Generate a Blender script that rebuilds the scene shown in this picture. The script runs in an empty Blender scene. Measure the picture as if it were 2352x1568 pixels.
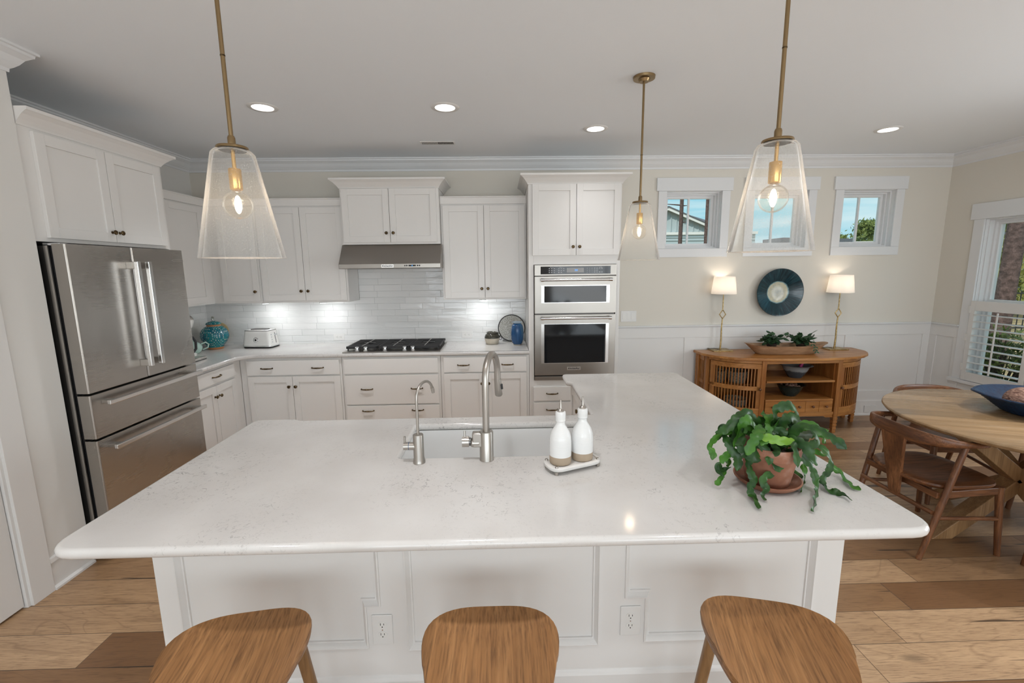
import bpy, bmesh, math, random
from mathutils import Vector, Matrix
C = bpy.context.scene.collection
PI = math.pi
R = random.Random(7)

# ------------------------------------------------------------------ camera
cam_d = bpy.data.cameras.new('camera'); cam = bpy.data.objects.new('camera', cam_d); C.objects.link(cam)
cam_d.sensor_width = 36; cam_d.lens = 15.753; cam_d.clip_start = .05; cam_d.clip_end = 300
Rv = Vector((0.99964811, -0.02372474, -0.01186548)); Uv = Vector((0.01548213, 0.15860373, 0.98722093)); Fv = Vector((0.02153965, 0.98705724, -0.15891523))
m = Matrix.Identity(4)
for i in range(3): m[i][0] = Rv[i]; m[i][1] = Uv[i]; m[i][2] = -Fv[i]
m[2][3] = 1.669
cam.matrix_world = m
bpy.context.scene.camera = cam
# ------------------------------------------------------------------ colour management
vs = bpy.context.scene.view_settings
vs.view_transform = 'Standard'; vs.look = 'None'; vs.gamma = 1; vs.use_curve_mapping = False; vs.exposure = 0.17
# ------------------------------------------------------------------ world sky
world = bpy.data.worlds.new('sky'); bpy.context.scene.world = world; world.use_nodes = True
nt = world.node_tree; nt.nodes.clear()
tc = nt.nodes.new('ShaderNodeTexCoord'); sx = nt.nodes.new('ShaderNodeSeparateXYZ'); nt.links.new(tc.outputs['Generated'], sx.inputs[0])
rp = nt.nodes.new('ShaderNodeValToRGB'); nt.links.new(sx.outputs[2], rp.inputs[0])
rp.color_ramp.elements[0].position = 0.0; rp.color_ramp.elements[0].color = (.58, .76, .82, 1)
e_ = rp.color_ramp.elements.new(.10); e_.color = (.26, .60, .73, 1)
e_ = rp.color_ramp.elements.new(.75); e_.color = (.36, .50, .60, 1)
rp.color_ramp.elements[2].position = .30; rp.color_ramp.elements[2].color = (.08, .40, .60, 1)
mp = nt.nodes.new('ShaderNodeMapping'); mp.inputs['Scale'].default_value = (2.2, 2.2, 26); nt.links.new(tc.outputs['Generated'], mp.inputs[0])
nz = nt.nodes.new('ShaderNodeTexNoise'); nz.inputs['Scale'].default_value = 1.6; nz.inputs['Detail'].default_value = 5; nt.links.new(mp.outputs[0], nz.inputs[0])
r2 = nt.nodes.new('ShaderNodeValToRGB'); nt.links.new(nz.outputs[0], r2.inputs[0])
r2.color_ramp.elements[0].position = .42; r2.color_ramp.elements[0].color = (0, 0, 0, 1); r2.color_ramp.elements[1].position = .72; r2.color_ramp.elements[1].color = (.8, .8, .8, 1)
mx = nt.nodes.new('ShaderNodeMixRGB'); nt.links.new(r2.outputs[0], mx.inputs[0]); nt.links.new(rp.outputs[0], mx.inputs[1]); mx.inputs[2].default_value = (.72, .82, .84, 1)
bg = nt.nodes.new('ShaderNodeBackground'); nt.links.new(mx.outputs[0], bg.inputs[0]); bg.inputs[1].default_value = 1.0
wo = nt.nodes.new('ShaderNodeOutputWorld'); nt.links.new(bg.outputs[0], wo.inputs[0])
# ------------------------------------------------------------------ sun and added window fill
def lamp(name, kind, loc, energy, color=(1, 1, 1), rot=None, **kw):
    d = bpy.data.lights.new(name, kind); d.energy = energy; d.color = color
    for k, v in kw.items(): setattr(d, k, v)
    o = bpy.data.objects.new(name, d); C.objects.link(o); o.location = loc
    if rot is not None: o.rotation_euler = rot
    return o
def aim(o, d): o.rotation_euler = Vector(d).to_track_quat('-Z', 'Y').to_euler()
sun = lamp('sun', 'SUN', (0, 0, 20), 2.6, (1, .95, .86), angle=.01); aim(sun, (.62, .62, -.75))
# added fill lamps standing in for daylight, set in unseen openings built below
WL = [('added_living_fill', (-.65, -4.30, 1.32), (0, 1, .50), 3.0, 2.2, 74), ('added_living_fill', (2.9, -4.30, 1.32), (0, 1, .50), 3.0, 2.2, 74),
      ('added_dining_fill', (4.80, 1.35, 1.5), (-1, 0, -.12), 1.7, 1.6, 52)]
for n, l, d, w, h, e in WL:
    o = lamp(n, 'AREA', l, e, (.92, .96, 1), shape='RECTANGLE', size=w, size_y=h); aim(o, d)

# ------------------------------------------------------------------ materials
class N:
    def __init__(s, name):
        s.m = bpy.data.materials.new(name); s.m.use_nodes = True; s.t = s.m.node_tree; s.t.nodes.clear()
        s.out = s.n('ShaderNodeOutputMaterial'); s.tc = None
    def n(s, k, **kw):
        o = s.t.nodes.new(k)
        for a, b in kw.items(): setattr(o, a, b)
        return o
    def put(s, v, sock):
        if isinstance(v, bpy.types.NodeSocket): s.t.links.new(v, sock)
        elif v is not None:
            if sock.type == 'RGBA' and len(v) == 3: v = (*v, 1)
            sock.default_value = v
    def obj(s):
        if not s.tc: s.tc = s.n('ShaderNodeTexCoord')
        return s.tc.outputs['Object']
    def map(s, scale=(1, 1, 1), loc=(0, 0, 0), rot=(0, 0, 0), vec=None):
        o = s.n('ShaderNodeMapping'); s.put(vec or s.obj(), o.inputs[0]); o.inputs['Scale'].default_value = scale; o.inputs['Location'].default_value = loc; o.inputs['Rotation'].default_value = rot
        return o.outputs[0]
    def noise(s, vec=None, scale=5, detail=4, rough=.5, dist=0):
        o = s.n('ShaderNodeTexNoise'); s.put(vec or s.obj(), o.inputs['Vector']); o.inputs['Scale'].default_value = scale; o.inputs['Detail'].default_value = detail
        o.inputs['Roughness'].default_value = rough; o.inputs['Distortion'].default_value = dist
        return o.outputs[0]
    def vor(s, vec=None, scale=5, feature='F1', out=0, rnd=1):
        o = s.n('ShaderNodeTexVoronoi', feature=feature); s.put(vec or s.obj(), o.inputs['Vector']); o.inputs['Scale'].default_value = scale; o.inputs['Randomness'].default_value = rnd
        return o.outputs[out]
    def ma(s, op, a, b=None, c=None):
        o = s.n('ShaderNodeMath', operation=op); s.put(a, o.inputs[0]); s.put(b, o.inputs[1]); s.put(c, o.inputs[2])
        return o.outputs[0]
    def ramp(s, f, *st):
        o = s.n('ShaderNodeValToRGB'); s.put(f, o.inputs[0]); e = o.color_ramp.elements
        while len(e) < len(st): e.new(.5)
        for i, (p, c) in enumerate(st):
            e[i].position = p; e[i].color = (*c, 1) if len(c) == 3 else c
        return o.outputs[0]
    def gray(s, f, a, b, lo=0., hi=1.):
        o = s.n('ShaderNodeMapRange'); s.put(f, o.inputs[0])
        for i, v in enumerate((a, b, lo, hi)): o.inputs[1 + i].default_value = v
        return o.outputs[0]
    def mix(s, f, a, b, mode='MIX'):
        o = s.n('ShaderNodeMixRGB', blend_type=mode); s.put(f, o.inputs[0]); s.put(a, o.inputs[1]); s.put(b, o.inputs[2]); return o.outputs[0]
    def xyz(s, vec=None):
        o = s.n('ShaderNodeSeparateXYZ'); s.put(vec or s.obj(), o.inputs[0]); return o.outputs
    def comb(s, x, y, z):
        o = s.n('ShaderNodeCombineXYZ'); s.put(x, o.inputs[0]); s.put(y, o.inputs[1]); s.put(z, o.inputs[2]); return o.outputs[0]
    def white(s, vec):
        o = s.n('ShaderNodeTexWhiteNoise'); s.put(vec, o.inputs[0]); return o.outputs
    def bump(s, h, strength=.2, dist=.01):
        o = s.n('ShaderNodeBump'); s.put(h, o.inputs['Height']); o.inputs['Strength'].default_value = strength; o.inputs['Distance'].default_value = dist; return o.outputs[0]
    def pbr(s, color, rough=.5, metal=0., normal=None, **kw):
        o = s.n('ShaderNodeBsdfPrincipled'); s.put(color, o.inputs['Base Color']); s.put(rough, o.inputs['Roughness']); s.put(metal, o.inputs['Metallic'])
        if normal is not None: s.put(normal, o.inputs['Normal'])
        for k, v in kw.items(): s.put(v, o.inputs[k])
        s.t.links.new(o.outputs[0], s.out.inputs[0]); return o.outputs[0]
    def mixsh(s, f, a, b):
        o = s.n('ShaderNodeMixShader'); s.put(f, o.inputs[0]); s.put(a, o.inputs[1]); s.put(b, o.inputs[2]); s.t.links.new(o.outputs[0], s.out.inputs[0]); return o.outputs[0]
M = {}
def simple(name, color, rough=.5, metal=0., bump=None, **kw):
    a = N(name); nrm = None
    if bump: nrm = a.bump(a.noise(scale=bump[0], detail=3), bump[1], bump[2] if len(bump) > 2 else .002)
    a.pbr(color, rough, metal, nrm, **{k.replace('_', ' '): v for k, v in kw.items()}); M[name] = a.m; return a.m
simple('white_paint', (.79, .775, .755), .38, bump=(30, .05))
simple('cabinet_paint', (.79, .77, .745), .36, bump=(25, .04))
simple('pale_paint', (.77, .755, .725), .6, bump=(70, .06))
simple('ceiling_paint', (.88, .915, .95), .9, bump=(60, .08))
simple('trim_paint', (.78, .785, .79), .35)
simple('cream_paint', (.74, .70, .625), .75, bump=(70, .08))
simple('exterior_white', (.8, .8, .78), .6)
simple('black', (.012, .012, .013), .35)
simple('black_gloss', (.006, .007, .009), .07)
simple('iron', (.02, .02, .021), .5, bump=(200, .25))
simple('chrome', (.75, .76, .78), .12, 1.)
simple('white_plastic', (.78, .77, .75), .3)
simple('white_enamel', (.82, .81, .78), .15)
simple('fireclay', (.84, .84, .83), .12)
simple('sage_enamel', (.45, .62, .55), .2)
simple('dark_void', (.02, .02, .02), .8)
simple('led_blue', (0, 0, 0), .5, Emission_Color=(.05, .35, 1, 1), Emission_Strength=1.6)
simple('icon_white', (.55, .56, .58), .5)
simple('rubber', (.03, .03, .03), .6)
simple('soil', (.03, .02, .012), .95, bump=(80, 1., .01))
simple('bark', (.10, .07, .055), .95)
simple('asphalt_roof', (.13, .14, .16), .9, bump=(9, .5, .05))
simple('siding_blue', (.46, .53, .55), .7)
simple('magenta', (.4, .03, .15), .5)
# emission
def emis(name, c, s):
    a = N(name); e = a.n('ShaderNodeEmission'); a.put(c, e.inputs[0]); e.inputs[1].default_value = s; a.t.links.new(e.outputs[0], a.out.inputs[0]); M[name] = a.m
emis('can_glow', (1, .97, .93), 6); emis('filament', (1, .82, .62), 14); emis('puck_glow', (.95, .98, 1), 5)
# metals
def brushed(name, col, rough, axis, amt=.05):
    a = N(name); sc = [800, 800, 800]; sc[axis] = 6
    f = a.noise(a.map(tuple(sc)), 1, 3, .6)
    big = a.noise(a.map((1.2, 1.2, 1.2)), 2, 2)
    r = a.ma('ADD', a.gray(f, .3, .7, rough - amt * .15, rough + amt * .15), a.gray(big, .3, .7, -.02, .02))
    a.pbr(a.mix(a.gray(f, .3, .7, 0, 1), tuple(c * .98 for c in col), tuple(min(1, c * 1.015) for c in col)), r, 1.)
    M[name] = a.m
brushed('steel_x', (.38, .355, .325), .33, 0); brushed('steel_y', (.44, .415, .385), .28, 1); brushed('steel_v', (.50, .475, .445), .28, 2)
brushed('nickel', (.47, .44, .405), .33, 2, .02); brushed('steel_bright', (.74, .73, .72), .22, 2)
brushed('steel_dark', (.17, .165, .16), .35, 2)
a = N('bronze'); f = a.noise(scale=90, detail=2); a.pbr(a.ramp(f, (.4, (.055, .038, .022)), (.62, (.22, .15, .075))), .32, 1.); M['bronze'] = a.m
simple('brass_dark', (.30, .21, .11), .33, 1.); simple('brass', (.72, .43, .15), .25, 1.)
a = N('brass_leaf'); f = a.noise(scale=60, detail=3); a.pbr(a.ramp(f, (.35, (.32, .22, .09)), (.65, (.62, .46, .22))), .38, 1., a.bump(f, .5, .004)); M['brass_leaf'] = a.m
# wood
def wood(name, c1, c2, c3, axis=0, sc=1., rough=.38, fine=1., rot=(0, 0, 0), bands=None, str_=9):
    a = N(name)
    v = a.map((1, 1, 1), rot=rot)
    s1 = [str_ * sc] * 3; s1[axis] = .9 * sc
    s2 = [110 * sc] * 3; s2[axis] = 5 * sc
    big = a.noise(a.map(tuple(s1), vec=v), 1, 4, .6, .9)
    rings = a.ma('FRACT', a.ma('MULTIPLY', a.noise(a.map(tuple(x * .45 for x in s1), vec=v), 1, 2, .5, .4), 9))
    rings = a.ma('ABSOLUTE', a.ma('SUBTRACT', rings, .5))
    fn = a.noise(a.map(tuple(s2), vec=v), 1, 3, .6)
    base = a.ramp(big, (.3, c1), (.52, c2), (.75, c3))
    base = a.mix(a.gray(rings, .0, .5, .35, 0), base, tuple(x * .62 for x in c1))
    base = a.mix(a.gray(fn, .45, .7, 0, .55 * fine), base, tuple(x * .5 for x in c1))
    if bands:
        ax, w, k = bands; c = a.xyz(v)[ax]
        idn = a.ma('FLOOR', a.ma('DIVIDE', a.ma('ADD', c, 20.0), w)); wn = a.white(a.comb(idn, 3.7, 1.1))[0]
        base = a.mix(1., base, a.ramp(wn, (0, (1 - k,) * 3), (1, (1 + k * .4,) * 3)), 'MULTIPLY')
    a.pbr(base, a.gray(fn, .3, .7, rough - .05, rough + .08), 0, a.bump(fn, .18, .001), **{'Specular IOR Level': .45}); M[name] = a.m
wood('oak_stool', (.28, .13, .046), (.36, .175, .066), (.43, .225, .092), 1, 1.6, .42, 1.5, str_=24, bands=(0, .155, .22))
wood('walnut_x', (.085, .030, .012), (.20, .078, .030), (.34, .15, .065), 0, 1.5, .33, 1.3)
wood('walnut_y', (.085, .030, .012), (.20, .078, .030), (.34, .15, .065), 1, 1.5, .33, 1.3)
wood('walnut_z', (.085, .030, .012), (.20, .078, .030), (.34, .15, .065), 2, 1.5, .33, 1.3)
wood('oak_table', (.44, .27, .13), (.54, .35, .185), (.60, .42, .25), 0, 1.0, .22, .6, rot=(0, 0, .35), bands=(1, .13, .36))
wood('oak_leg', (.26, .135, .055), (.35, .195, .085), (.43, .26, .125), 2, 1.2, .4, .9)
wood('honey_x', (.36, .135, .03), (.49, .21, .055), (.59, .29, .09), 0, 1.6, .33, .7)
wood('honey_z', (.30, .10, .022), (.41, .165, .042), (.50, .235, .072), 2, 1.6, .33, .7)
wood('dough_wood', (.34, .19, .10), (.46, .28, .16), (.56, .37, .23), 0, 2.2, .5, .6)
# plank floor
def planks(a, U, V, w, L):
    row = a.ma('FLOOR', a.ma('DIVIDE', V, w)); rn = a.white(a.comb(row, 11.3, 2.1))[0]
    ln = a.ma('MULTIPLY', L, a.gray(rn, 0, 1, .8, 1.25))
    q = a.ma('ADD', a.ma('DIVIDE', U, ln), a.ma('MULTIPLY', rn, 17.3)); idn = a.ma('FLOOR', q)
    fu = a.ma('MULTIPLY', a.ma('SUBTRACT', q, idn), ln); fv = a.ma('MULTIPLY', a.ma('FRACT', a.ma('DIVIDE', V, w)), w)
    du = a.ma('MINIMUM', fu, a.ma('SUBTRACT', ln, fu)); dv = a.ma('MINIMUM', fv, a.ma('SUBTRACT', w, fv))
    return row, idn, a.ma('MINIMUM', du, dv)
a = N('plank_floor'); X = a.xyz()
row, idn, edge = planks(a, a.ma('ADD', X[0], 30.), a.ma('ADD', X[1], 30.008), .19, 1.35)
wn = a.white(a.comb(idn, row, 5.5)); h = wn[0]
vec = a.comb(a.ma('ADD', X[0], a.ma('MULTIPLY', h, 31.)), a.ma('ADD', X[1], a.ma('MULTIPLY', h, 17.)), h)
g1 = a.noise(a.map((1.4, 14, 1), vec=vec), 1, 6, .68, 1.0); g2 = a.noise(a.map((12, 210, 1), vec=vec), 1, 3, .65, .3)
rg = a.ma('ABSOLUTE', a.ma('SUBTRACT', a.ma('FRACT', a.ma('MULTIPLY', a.noise(a.map((.8, 4.5, 1), vec=vec), 1, 2, .5, .5), 11)), .5))
tone = a.ramp(h, (0, (.21, .105, .048)), (.34, (.30, .165, .078)), (.5, (.47, .29, .155)), (1, (.60, .395, .23)))
col = a.mix(a.gray(g1, .35, .72, 0, .75), tone, a.mix(.5, tone, (.16, .075, .032)))
col = a.mix(a.gray(rg, 0, .07, .30, 0), col, (.14, .07, .033))
col = a.mix(a.gray(g2, .50, .70, 0, .65), col, (.13, .065, .032))
kn = a.vor(a.map((.9, 2.6, 1), vec=vec), 1.2); col = a.mix(a.gray(kn, .03, .10, .95, 0), col, (.03, .018, .01))
cr = a.noise(a.map((1.2, 26, 1), vec=vec), 1, 2, .5, .6); col = a.mix(a.gray(cr, .68, .71, 0, .85), col, (.05, .03, .02))
col = a.mix(a.gray(edge, .0008, .0022, .85, 0), col, (.05, .03, .018))
hgt = a.ma('ADD', a.gray(edge, 0, .004, 0, 1), a.ma('MULTIPLY', g1, .5))
a.pbr(col, a.gray(g2, .3, .7, .28, .4), 0, a.bump(hgt, .22, .004), **{'Specular IOR Level': .5}); M['plank_floor'] = a.m
# handmade tile
a = N('glazed_tile'); X = a.xyz(); U = a.ma('ADD', a.ma('ADD', X[0], X[1]), 40.)
row, idn, edge = planks(a, U, a.ma('ADD', X[2], 10 - .914), .0655, .29)
wn = a.white(a.comb(idn, row, 3.3)); h = wn[0]
col = a.ramp(h, (0, (.75, .755, .745)), (.5, (.79, .79, .78)), (1, (.83, .825, .815)))
wv = a.noise(a.map((6, 6, 22)), 1, 3, .55, .4); tilt = a.ma('MULTIPLY', a.ma('SUBTRACT', h, .5), a.gray(edge, 0, .03, 0, 1.2))
col = a.mix(a.gray(edge, .0008, .002, .9, 0), col, a.mix(a.gray(a.noise(scale=2.2), .4, .6, 0, 1), (.74, .74, .73), (.42, .42, .41)))
hgt = a.ma('ADD', a.ma('ADD', a.gray(edge, 0, .003, 0, .8), a.ma('MULTIPLY', wv, 2.4)), tilt)
a.pbr(col, .12, 0, a.bump(hgt, .4, .0035), **{'Specular IOR Level': .55}); M['glazed_tile'] = a.m
# quartz
a = N('quartz'); v = a.obj()
def crack(scale, seed, th, m0, m1):
    w = a.map((1, 1, 1), loc=(seed, seed * 2, 0)); n1 = a.noise(w, scale, 3, .55, 1.6)
    l = a.gray(a.ma('ABSOLUTE', a.ma('SUBTRACT', n1, .5)), 0, th, 1, 0)
    k = a.gray(a.noise(w, scale * 1.9, 2), m0, m1, 0, 1); k2 = a.gray(a.noise(a.map((1, 1, 1), loc=(seed * 5, 0, 0)), 2.1, 2), .47, .62, .05, 1)
    return a.ma('MULTIPLY', a.ma('MULTIPLY', l, k), k2)
c1 = crack(24, 3.1, .022, .50, .57); c2 = crack(55, 8.7, .03, .53, .60)
cloud = a.noise(a.map((1.5, 1.5, 1.5)), 2.2, 4)
base = a.ramp(cloud, (.35, (.63, .605, .58)), (.65, (.69, .67, .648)))
base = a.mix(a.ma('MINIMUM', a.ma('ADD', a.ma('MULTIPLY', c1, .62), a.ma('MULTIPLY', c2, .30)), 1), base, (.13, .12, .12))
sp = a.vor(a.map((1, 1, 1)), 240, out=0); base = a.mix(a.gray(sp, .08, .16, .25, 0), base, (.45, .42, .4))
a.pbr(base, .11, 0, **{'Specular IOR Level': .55}); M['quartz'] = a.m
# clear things
def clear(name, tint, gloss, seed=None, rough=.02, rim=.0):
    a = N(name); tr = a.n('ShaderNodeBsdfTransparent'); a.put(tint, tr.inputs[0])
    gl = a.n('ShaderNodeBsdfGlossy'); gl.inputs['Roughness'].default_value = rough; a.put((1, 1, 1), gl.inputs[0])
    lw = a.n('ShaderNodeLayerWeight'); lw.inputs[0].default_value = gloss
    if not seed: a.mixsh(a.ma('MULTIPLY', lw.outputs['Fresnel'], .65 if 'bulb' in name else 1), tr.outputs[0], gl.outputs[0]); M[name] = a.m; return
    o = a.n('ShaderNodeMixShader'); a.put(lw.outputs['Fresnel'], o.inputs[0]); a.put(tr.outputs[0], o.inputs[1]); a.put(gl.outputs[0], o.inputs[2])
    df = a.n('ShaderNodeBsdfDiffuse'); a.put((.9, .9, .9), df.inputs[0]); tl = a.n('ShaderNodeBsdfTranslucent'); a.put((.9, .9, .9), tl.inputs[0])
    dm = a.n('ShaderNodeMixShader'); dm.inputs[0].default_value = .5; a.put(df.outputs[0], dm.inputs[1]); a.put(tl.outputs[0], dm.inputs[2])
    b = a.gray(a.vor(scale=seed), .10, .26, 1, 0); b = a.ma('MULTIPLY', b, a.gray(a.noise(scale=seed * .5, detail=2), .42, .6, .05, .8))
    lf_ = a.n('ShaderNodeLayerWeight'); lf_.inputs[0].default_value = .5; face = a.gray(lf_.outputs['Facing'], .45, 1, 0, rim)
    a.mixsh(a.ma('MINIMUM', a.ma('ADD', a.ma('ADD', a.ma('MULTIPLY', b, .8), face), .05), 1), o.outputs[0], dm.outputs[0]); M[name] = a.m
clear('pane_glass', (.97, .985, .98), .12); clear('seeded_glass', (.975, .98, .98), .10, 330, .04, .22); clear('bulb_glass', (1, .97, .92), .12)
# lamp shade linen
a = N('linen_shade'); df = a.n('ShaderNodeBsdfDiffuse'); tl = a.n('ShaderNodeBsdfTranslucent'); a.put((.88, .87, .85), df.inputs[0]); a.put((.92, .89, .85), tl.inputs[0]); a.mixsh(.5, df.outputs[0], tl.outputs[0]); M['linen_shade'] = a.m
# ceramics
a = N('speckled_white'); f = a.noise(a.map((9, 9, 160)), 1, 2); s_ = a.vor(scale=120)
a.pbr(a.mix(a.gray(s_, .03, .07, .6, 0), (.80, .80, .79), (.35, .3, .25)), .14, 0, a.bump(f, .35, .002)); M['speckled_white'] = a.m
simple('raw_clay', (.42, .33, .24), .8, bump=(160, .3)); simple('stone_white', (.78, .76, .73), .3, bump=(40, .2))
a = N('dotted_teal'); b = a.vor(a.map((1, 1, 1)), 62, rnd=.12); d = a.ramp(a.noise(scale=9, detail=2), (.4, (.006, .12, .17)), (.62, (.012, .22, .24)))
gl = a.noise(scale=70); a.pbr(a.mix(a.gray(b, .24, .30, 1, 0), a.mix(a.gray(gl, .55, .7, 0, .5), d, (.25, .2, .12)), (.62, .72, .62)), .15); M['dotted_teal'] = a.m
simple('rust_glaze', (.42, .17, .06), .3, bump=(50, .2)); simple('sand_glaze', (.55, .42, .22), .4)
a = N('dark_glaze'); s_ = a.vor(scale=110); a.pbr(a.mix(a.gray(s_, .08, .16, 1, 0), (.045, .042, .03), (.6, .58, .5)), .1); M['dark_glaze'] = a.m
simple('cream_clay', (.60, .54, .44), .5)
a = N('blue_glaze'); f = a.noise(a.map((28, 28, 2.5)), 1, 3, .5, .5); a.pbr(a.ramp(f, (.3, (.01, .055, .15)), (.6, (.02, .095, .24)), (.8, (.08, .17, .20))), .2); M['blue_glaze'] = a.m
simple('pale_blue_glaze', (.42, .53, .62), .2)
a = N('hammered_screen'); s_ = a.vor(scale=130); a.pbr(a.mix(a.gray(s_, .25, .5, 1, 0), (.33, .33, .30), (.62, .63, .62)), .35, .7); M['hammered_screen'] = a.m
a = N('platter_glaze'); X = a.xyz(); r_ = a.ma('SQRT', a.ma('ADD', a.ma('MULTIPLY', X[0], X[0]), a.ma('MULTIPLY', X[2], X[2])))
ang = a.ma('ARCTAN2', X[2], X[0]); st = a.noise(a.comb(a.ma('MULTIPLY', ang, 14), a.ma('MULTIPLY', r_, 7), 0), 1, 4, .6)
bl = a.ramp(st, (.38, (.008, .022, .03)), (.6, (.014, .05, .065)), (.8, (.05, .12, .13)))
ce = a.mix(a.gray(r_, .0, .11, 0, 1), (.45, .46, .42), (.62, .57, .40)); ce = a.mix(a.gray(a.noise(scale=40, detail=4), .45, .7, 0, .5), ce, (.3, .34, .34))
wob = a.ma('ADD', r_, a.ma('MULTIPLY', a.ma('SUBTRACT', a.noise(scale=30), .5), .014))
c_ = a.mix(a.gray(wob, .108, .114, 0, 1), ce, bl); c_ = a.mix(a.gray(wob, .112, .122, .9, 0), c_, a.mix(a.gray(wob, .106, .112, 0, 1), ce, (.25, .42, .45)))
a.pbr(c_, .13, 0, a.bump(st, .2, .003)); M['platter_glaze'] = a.m
a = N('grey_bowl_glaze'); Z = a.xyz()[2]; f = a.noise(a.map((30, 30, 6)), 1, 3); a.pbr(a.mix(a.gray(a.ma('ADD', Z, a.ma('MULTIPLY', f, .03)), .08, .095, 0, 1), (.045, .055, .065), (.26, .28, .29)), .2); M['grey_bowl_glaze'] = a.m
simple('green_bowl_glaze', (.015, .03, .03), .12)
a = N('blue_weave'); f = a.noise(a.map((60, 60, 14)), 1, 2); a.pbr(a.ramp(f, (.3, (.004, .010, .04)), (.7, (.007, .035, .085))), .5, 0, a.bump(f, .3, .002)); M['blue_weave'] = a.m
a = N('crust'); f = a.noise(a.map((60, 22, 60)), 1, 4, .6, 1.5); a.pbr(a.ramp(f, (.36, (.12, .045, .03)), (.6, (.50, .30, .22))), .75, 0, a.bump(f, 1., .012)); M['crust'] = a.m
a = N('terracotta'); f = a.noise(scale=14, detail=5); a.pbr(a.ramp(f, (.32, (.22, .085, .048)), (.58, (.30, .13, .075)), (.78, (.44, .29, .23))), .75, 0, a.bump(f, .15, .003)); M['terracotta'] = a.m
a = N('wicker'); f = a.noise(scale=70, detail=3); a.pbr(a.ramp(f, (.35, (.10, .09, .07)), (.65, (.40, .37, .30))), .8, 0, a.bump(f, .8, .01)); M['wicker'] = a.m
def leafmat(name, c1, c2, tr=.3, rough=.35, sc=22):
    a = N(name); f = a.noise(scale=sc, detail=3); col = a.ramp(f, (.35, c1), (.68, c2))
    p = a.pbr(col, rough); t = a.n('ShaderNodeBsdfTranslucent'); a.put(col, t.inputs[0]); a.mixsh(tr, p, t.outputs[0]); M[name] = a.m
leafmat('cactus_dark', (.015, .06, .012), (.05, .15, .025)); leafmat('cactus_mid', (.045, .16, .018), (.09, .26, .03)); leafmat('cactus_bright', (.16, .36, .03), (.28, .52, .07))
leafmat('cactus_grey', (.09, .13, .07), (.17, .2, .12)); leafmat('hoya', (.015, .05, .022), (.06, .13, .055), .15)
leafmat('pine_needles', (.09, .14, .03), (.32, .38, .12), .3, .6, 1.2); leafmat('shrub', (.03, .07, .012), (.26, .30, .07), .3, .5, 6); leafmat('hedge', (.16, .2, .04), (.5, .45, .16), .3, .5, 1.5)
a = N('trunk_bark'); f = a.vor(a.map((22, 22, 5)), 3.2, 'DISTANCE_TO_EDGE'); g_ = a.noise(scale=14, detail=5)
a.pbr(a.mix(a.gray(f, .0, .07, .8, 0), a.ramp(g_, (.35, (.07, .045, .04)), (.7, (.17, .11, .10))), (.04, .025, .022)), .95, 0, a.bump(g_, 1., .03)); M['trunk_bark'] = a.m
a = N('ground'); f = a.noise(scale=3.5, detail=8, rough=.7); a.pbr(a.ramp(f, (.35, (.10, .09, .035)), (.5, (.28, .22, .11)), (.68, (.48, .36, .22))), .95, 0, a.bump(f, .6, .05)); M['ground'] = a.m
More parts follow.
